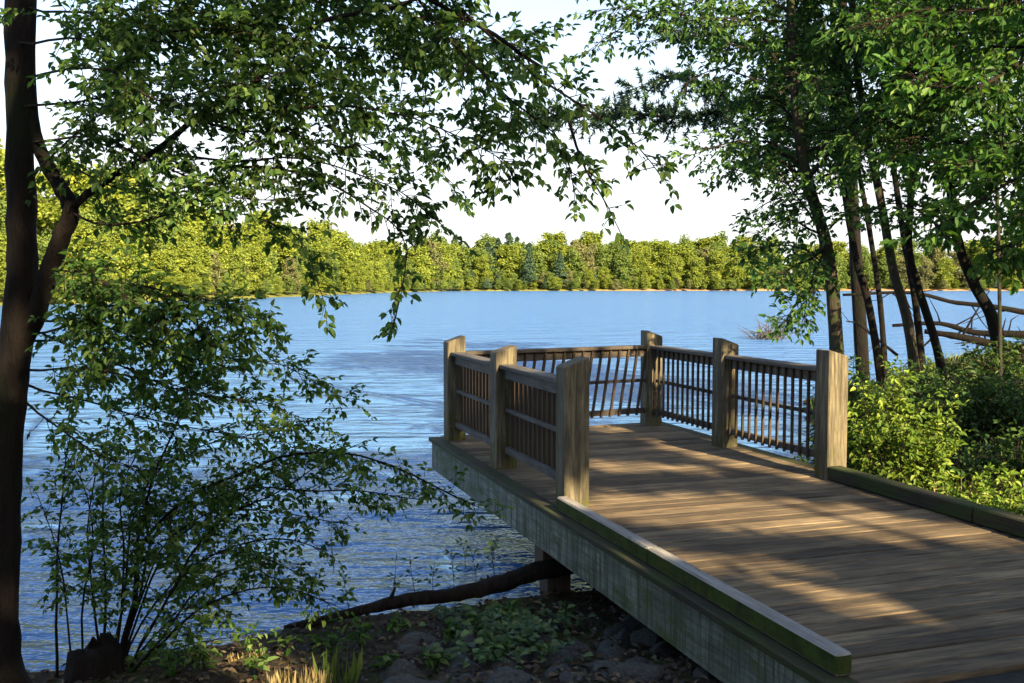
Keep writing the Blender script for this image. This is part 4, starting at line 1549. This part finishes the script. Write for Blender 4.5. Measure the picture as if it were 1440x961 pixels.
# right hand far shore: three rows
for row, (inl, step_, hm) in enumerate([(0.6, 16, 4.2), (5, 17, 13.5), (14, 19, 17.5), (27, 24, 20.3)]):
    px = 585
    while px < (1500 if row < 9 else 1480):
        i = px + rng.uniform(-5, 5)
        p, nn = along(i, 0)
        q = p + Vector((0, 1)) * (inl + rng.uniform(-2.5, 2.5))
        h = hm * rng.uniform(0.88, 1.08) * 1
        if row == 1 and rng.random() < 0.3:
            h *= 0.55
        plant(pick('far', i), q.x, q.y, 0.7 + inl * 0.05, h, 'far')
        px += step_ * (0.75 if px < 1060 else 1.75)
# left shore
for row, (inl, step_, hm) in enumerate([(0.5, 6.0, 3.0), (3, 6.2, 8.5), (9, 7.0, 13.5), (19, 9.0, 17.5)]):
    yy = 85
    while yy < 372:
        k = np.interp(yy, [p[1] for p in FAR[1:8]], range(1, 8))
        p, nn = far_line(float(k))
        q = p + nn * (inl + rng.uniform(-1.5, 1.5))
        h = hm * rng.uniform(0.8, 1.15)
        plant(pick('left', 300), q.x, q.y, 0.7 + inl * 0.05, h, 'left')
        yy += step_ * (1.0 if yy < 200 else 1.9)

# ------------------------------------------------------------------ unseen shade trees, placed against the low sun and added overhead to cut skylight
GAPS = []      # (centre x, centre y, half length, half width, angle, softness) on the deck plane, where the crowns are cut open to let sunlight through


def gap(pa, pb, wid):
    a, c = Vector(pa[:2]), Vector(pb[:2])
    m_ = (a + c) / 2
    wid += 0.15            # leaf size and the sun's penumbra eat into a gap
    GAPS.append((m_.x, m_.y, (c - a).length / 2 + wid, wid, math.atan2(c.y - a.y, c.x - a.x)))


def sp(p):
    """slide a world point along the sunlight onto the deck plane"""
    p = Vector(p)
    return p - S * ((p.z - DZ) / S.z)


gap(PL(835, 712, DZ), PL(1140, 724, DZ), 0.56)
gap(PL(1100, 737, DZ), PL(1400, 758, DZ), 0.30)
gap(PL(880, 722, DZ), PL(1030, 732, DZ), 0.20)
gap(PL(940, 785, DZ), PL(1070, 797, DZ), 0.20)
gap(PL(1145, 840, DZ), PL(1250, 854, DZ), 0.13)
gap(PL(840, 653, DZ), PL(960, 660, DZ), 0.2)
gap(PL(850, 602, DZ), PL(890, 602, DZ), 0.2)
gap(sp(W(5.1, 6.88, DZ + 0.05)), sp(W(5.1, 6.88, DZ + 1.05)), 0.27)           # right end post
gap(sp(W(5.15, 10.23, DZ + 0.45)), sp(W(5.15, 10.23, DZ + 0.75)), 0.16)
gap(sp(W(2.68, 9.86, DZ + 0.3)), sp(W(2.68, 9.86, DZ + 1.05)), 0.2)          # far left post
gap(sp(W(2.7, 9.3, DZ + 0.45)), sp(W(2.7, 9.6, DZ + 0.75)), 0.22)
gap(sp(W(2.68, 8.2, DZ + 0.5)), sp(W(2.68, 8.2, DZ + 1.0)), 0.13)
gap(sp((3.72, 9.0, 0.7)), sp((3.72, 9.0, 1.7)), 0.65)                          # sunlit bush
gap(sp((3.5, 7.6, 0.7)), sp((4.6, 8.0, 0.8)), 0.7)                            # weeds
gap(sp((4.6, 9.6, 0.9)), sp((6.4, 10.4, 0.9)), 0.7)
q = PL(340, 912, 0.12)
gap(sp(q + Vector((-0.12, 0, 0))), sp(q + Vector((0.15, 0, 0))), 0.17)
q = PL(420, 930, 0.38)
gap(sp(q + Vector((-0.05, 0, -.1))), sp(q + Vector((0.12, 0, 0))), 0.19)
gap((-1.6, 9.4), (-1.0, 9.6), 0.3)
gap((0.6, 13.4), (1.0, 13.9), 0.5)
gap((3.2, 12.6), (3.9, 12.9), 0.6)
gap((-3.8, 8.0), (-3.4, 8.4), 0.3)

shade_c = [((6.2, -4.6, 8.6), 3.6), ((10.4, -7.4, 8.2), 3.8), ((12.2, -1.6, 9.6), 3.6), ((2.4, -3.4, 9.8), 3.4), ((8.3, -10.0, 11.5), 3.8), ((15.5, -5.4, 10.5), 3.8), ((3.6, -8.6, 12.5), 3.6), ((13.5, 2.6, 8.8), 3.0), ((-1.4, -1.8, 10.5), 3.0),
           ((1.8, 1.8, 10.2), 3.6, (0.2, -2.4)), ((6.3, 4.6, 10.4), 3.8, (8.8, 2.2)), ((-3.4, 2.2, 10.2), 3.6, (-4.6, 0.5)), ((1.5, 7.4, 12.8), 4.6, (6.9, 8.2)), ((-3.8, 6.2, 11.6), 4.2, (-5.6, 4.2)),  # crowns added overhead to darken the deck
           ((12.5, 9.5, 5.0), 3.3, (12.8, 9.3)), ((11.5, 4.0, 4.6), 3.0, (11.9, 3.8)), ((-9.5, 1.6, 4.8), 3.2, (-9.8, 1.2)), ((-8.5, -4.5, 4.4), 3.4, (-8.8, -4.8)), ((-4.0, -10.5, 4.2), 3.6, (-4.2, -10.8)),  # low crowns added round about to hide bright horizon sky
           ((3.0, -14.5, 4.6), 3.8, (3.0, -14.9)), ((9.5, -15.5, 4.8), 3.8, (9.6, -15.9)), ((15.5, -12.0, 5.0), 3.8, (15.8, -12.4)), ((18.0, -4.0, 4.8), 3.6, (18.4, -4.2)), ((17.0, 3.5, 4.8), 3.4, (17.4, 3.4))]


def in_gap(qx, qy):
    hit = np.zeros(qx.shape, bool)
    for cx, cy, hl, hw, an in GAPS:
        dx, dy = qx - cx, qy - cy
        ca, sa = math.cos(an), math.sin(an)
        e = ((dx * ca + dy * sa) / hl) ** 2 + ((-dx * sa + dy * ca) / hw) ** 2
        hit |= e < 1 + 0.12 * rng.normal(size=qx.shape)
    return hit


for i, (c, rad, *foot) in enumerate(shade_c):
    n = 10500 if i < 9 else (16500 if i < 14 else 9000)
    d_ = rng.normal(size=(n, 3))
    d_ /= np.linalg.norm(d_, axis=1, keepdims=True)
    p_ = np.array(c) + d_ * (rng.random((n, 1)) ** 0.45) * np.array([rad, rad, rad * 0.85])
    k = (p_[:, 2] - DZ) / S.z
    qy_ = p_[:, 1] - S.y * k
    keep = ~in_gap(p_[:, 0] - S.x * k, qy_) & ~((qy_ > 12.5) & (rng.random(n) < 0.985))
    qx_ = p_[:, 0] - S.x * k
    keep &= ~((qx_ * VV.x + qy_ * VV.y < 1.5) & (qy_ > 7.0) & (rng.random(n) < 0.9)) & ~((qx_ > 3.6) & (qy_ > 9.5) & (rng.random(n) < 0.55))  # crowns thinned to let sun onto lake, left foliage and right bank
    p_ = p_[keep]
    n = len(p_)
    bx, by = foot[0] if foot else (c[0] + 0.4, c[1] - 0.3)
    base = (bx, by, gz(bx, by))
    t = empty('shade_tree', base)
    tag(t, 'leafy tree out of view, placed to shade the deck', 'tree', 'shade trees out of view')
    b = MB()
    b.tube(bez([Vector(base) - Vector((0, 0, 0.3)), Vector(((c[0] + bx) / 2 + (bx - c[0]) * 0.25, (c[1] + by) / 2 + (by - c[1]) * 0.25, c[2] * 0.5)), Vector((c[0], c[1], c[2] + rad * 0.6))], 14), [0.16 - 0.01 * j for j in range(14)], 9, 0, jitter=0.15)
    b.build('trunk', M['bark_grey'], t, base)
    f = Fol()
    nm = np.array(S) * 0.6 + rng.normal(size=(n, 3)) * 0.7
    f.arrays(p_, np.cross(nm, rng.normal(size=(n, 3))), nm, rng.uniform(0.16, 0.26, n), rng.uniform(0.11, 0.17, n))
    f.build('crown', M['leaf_shade'], M['twig'], t, base)
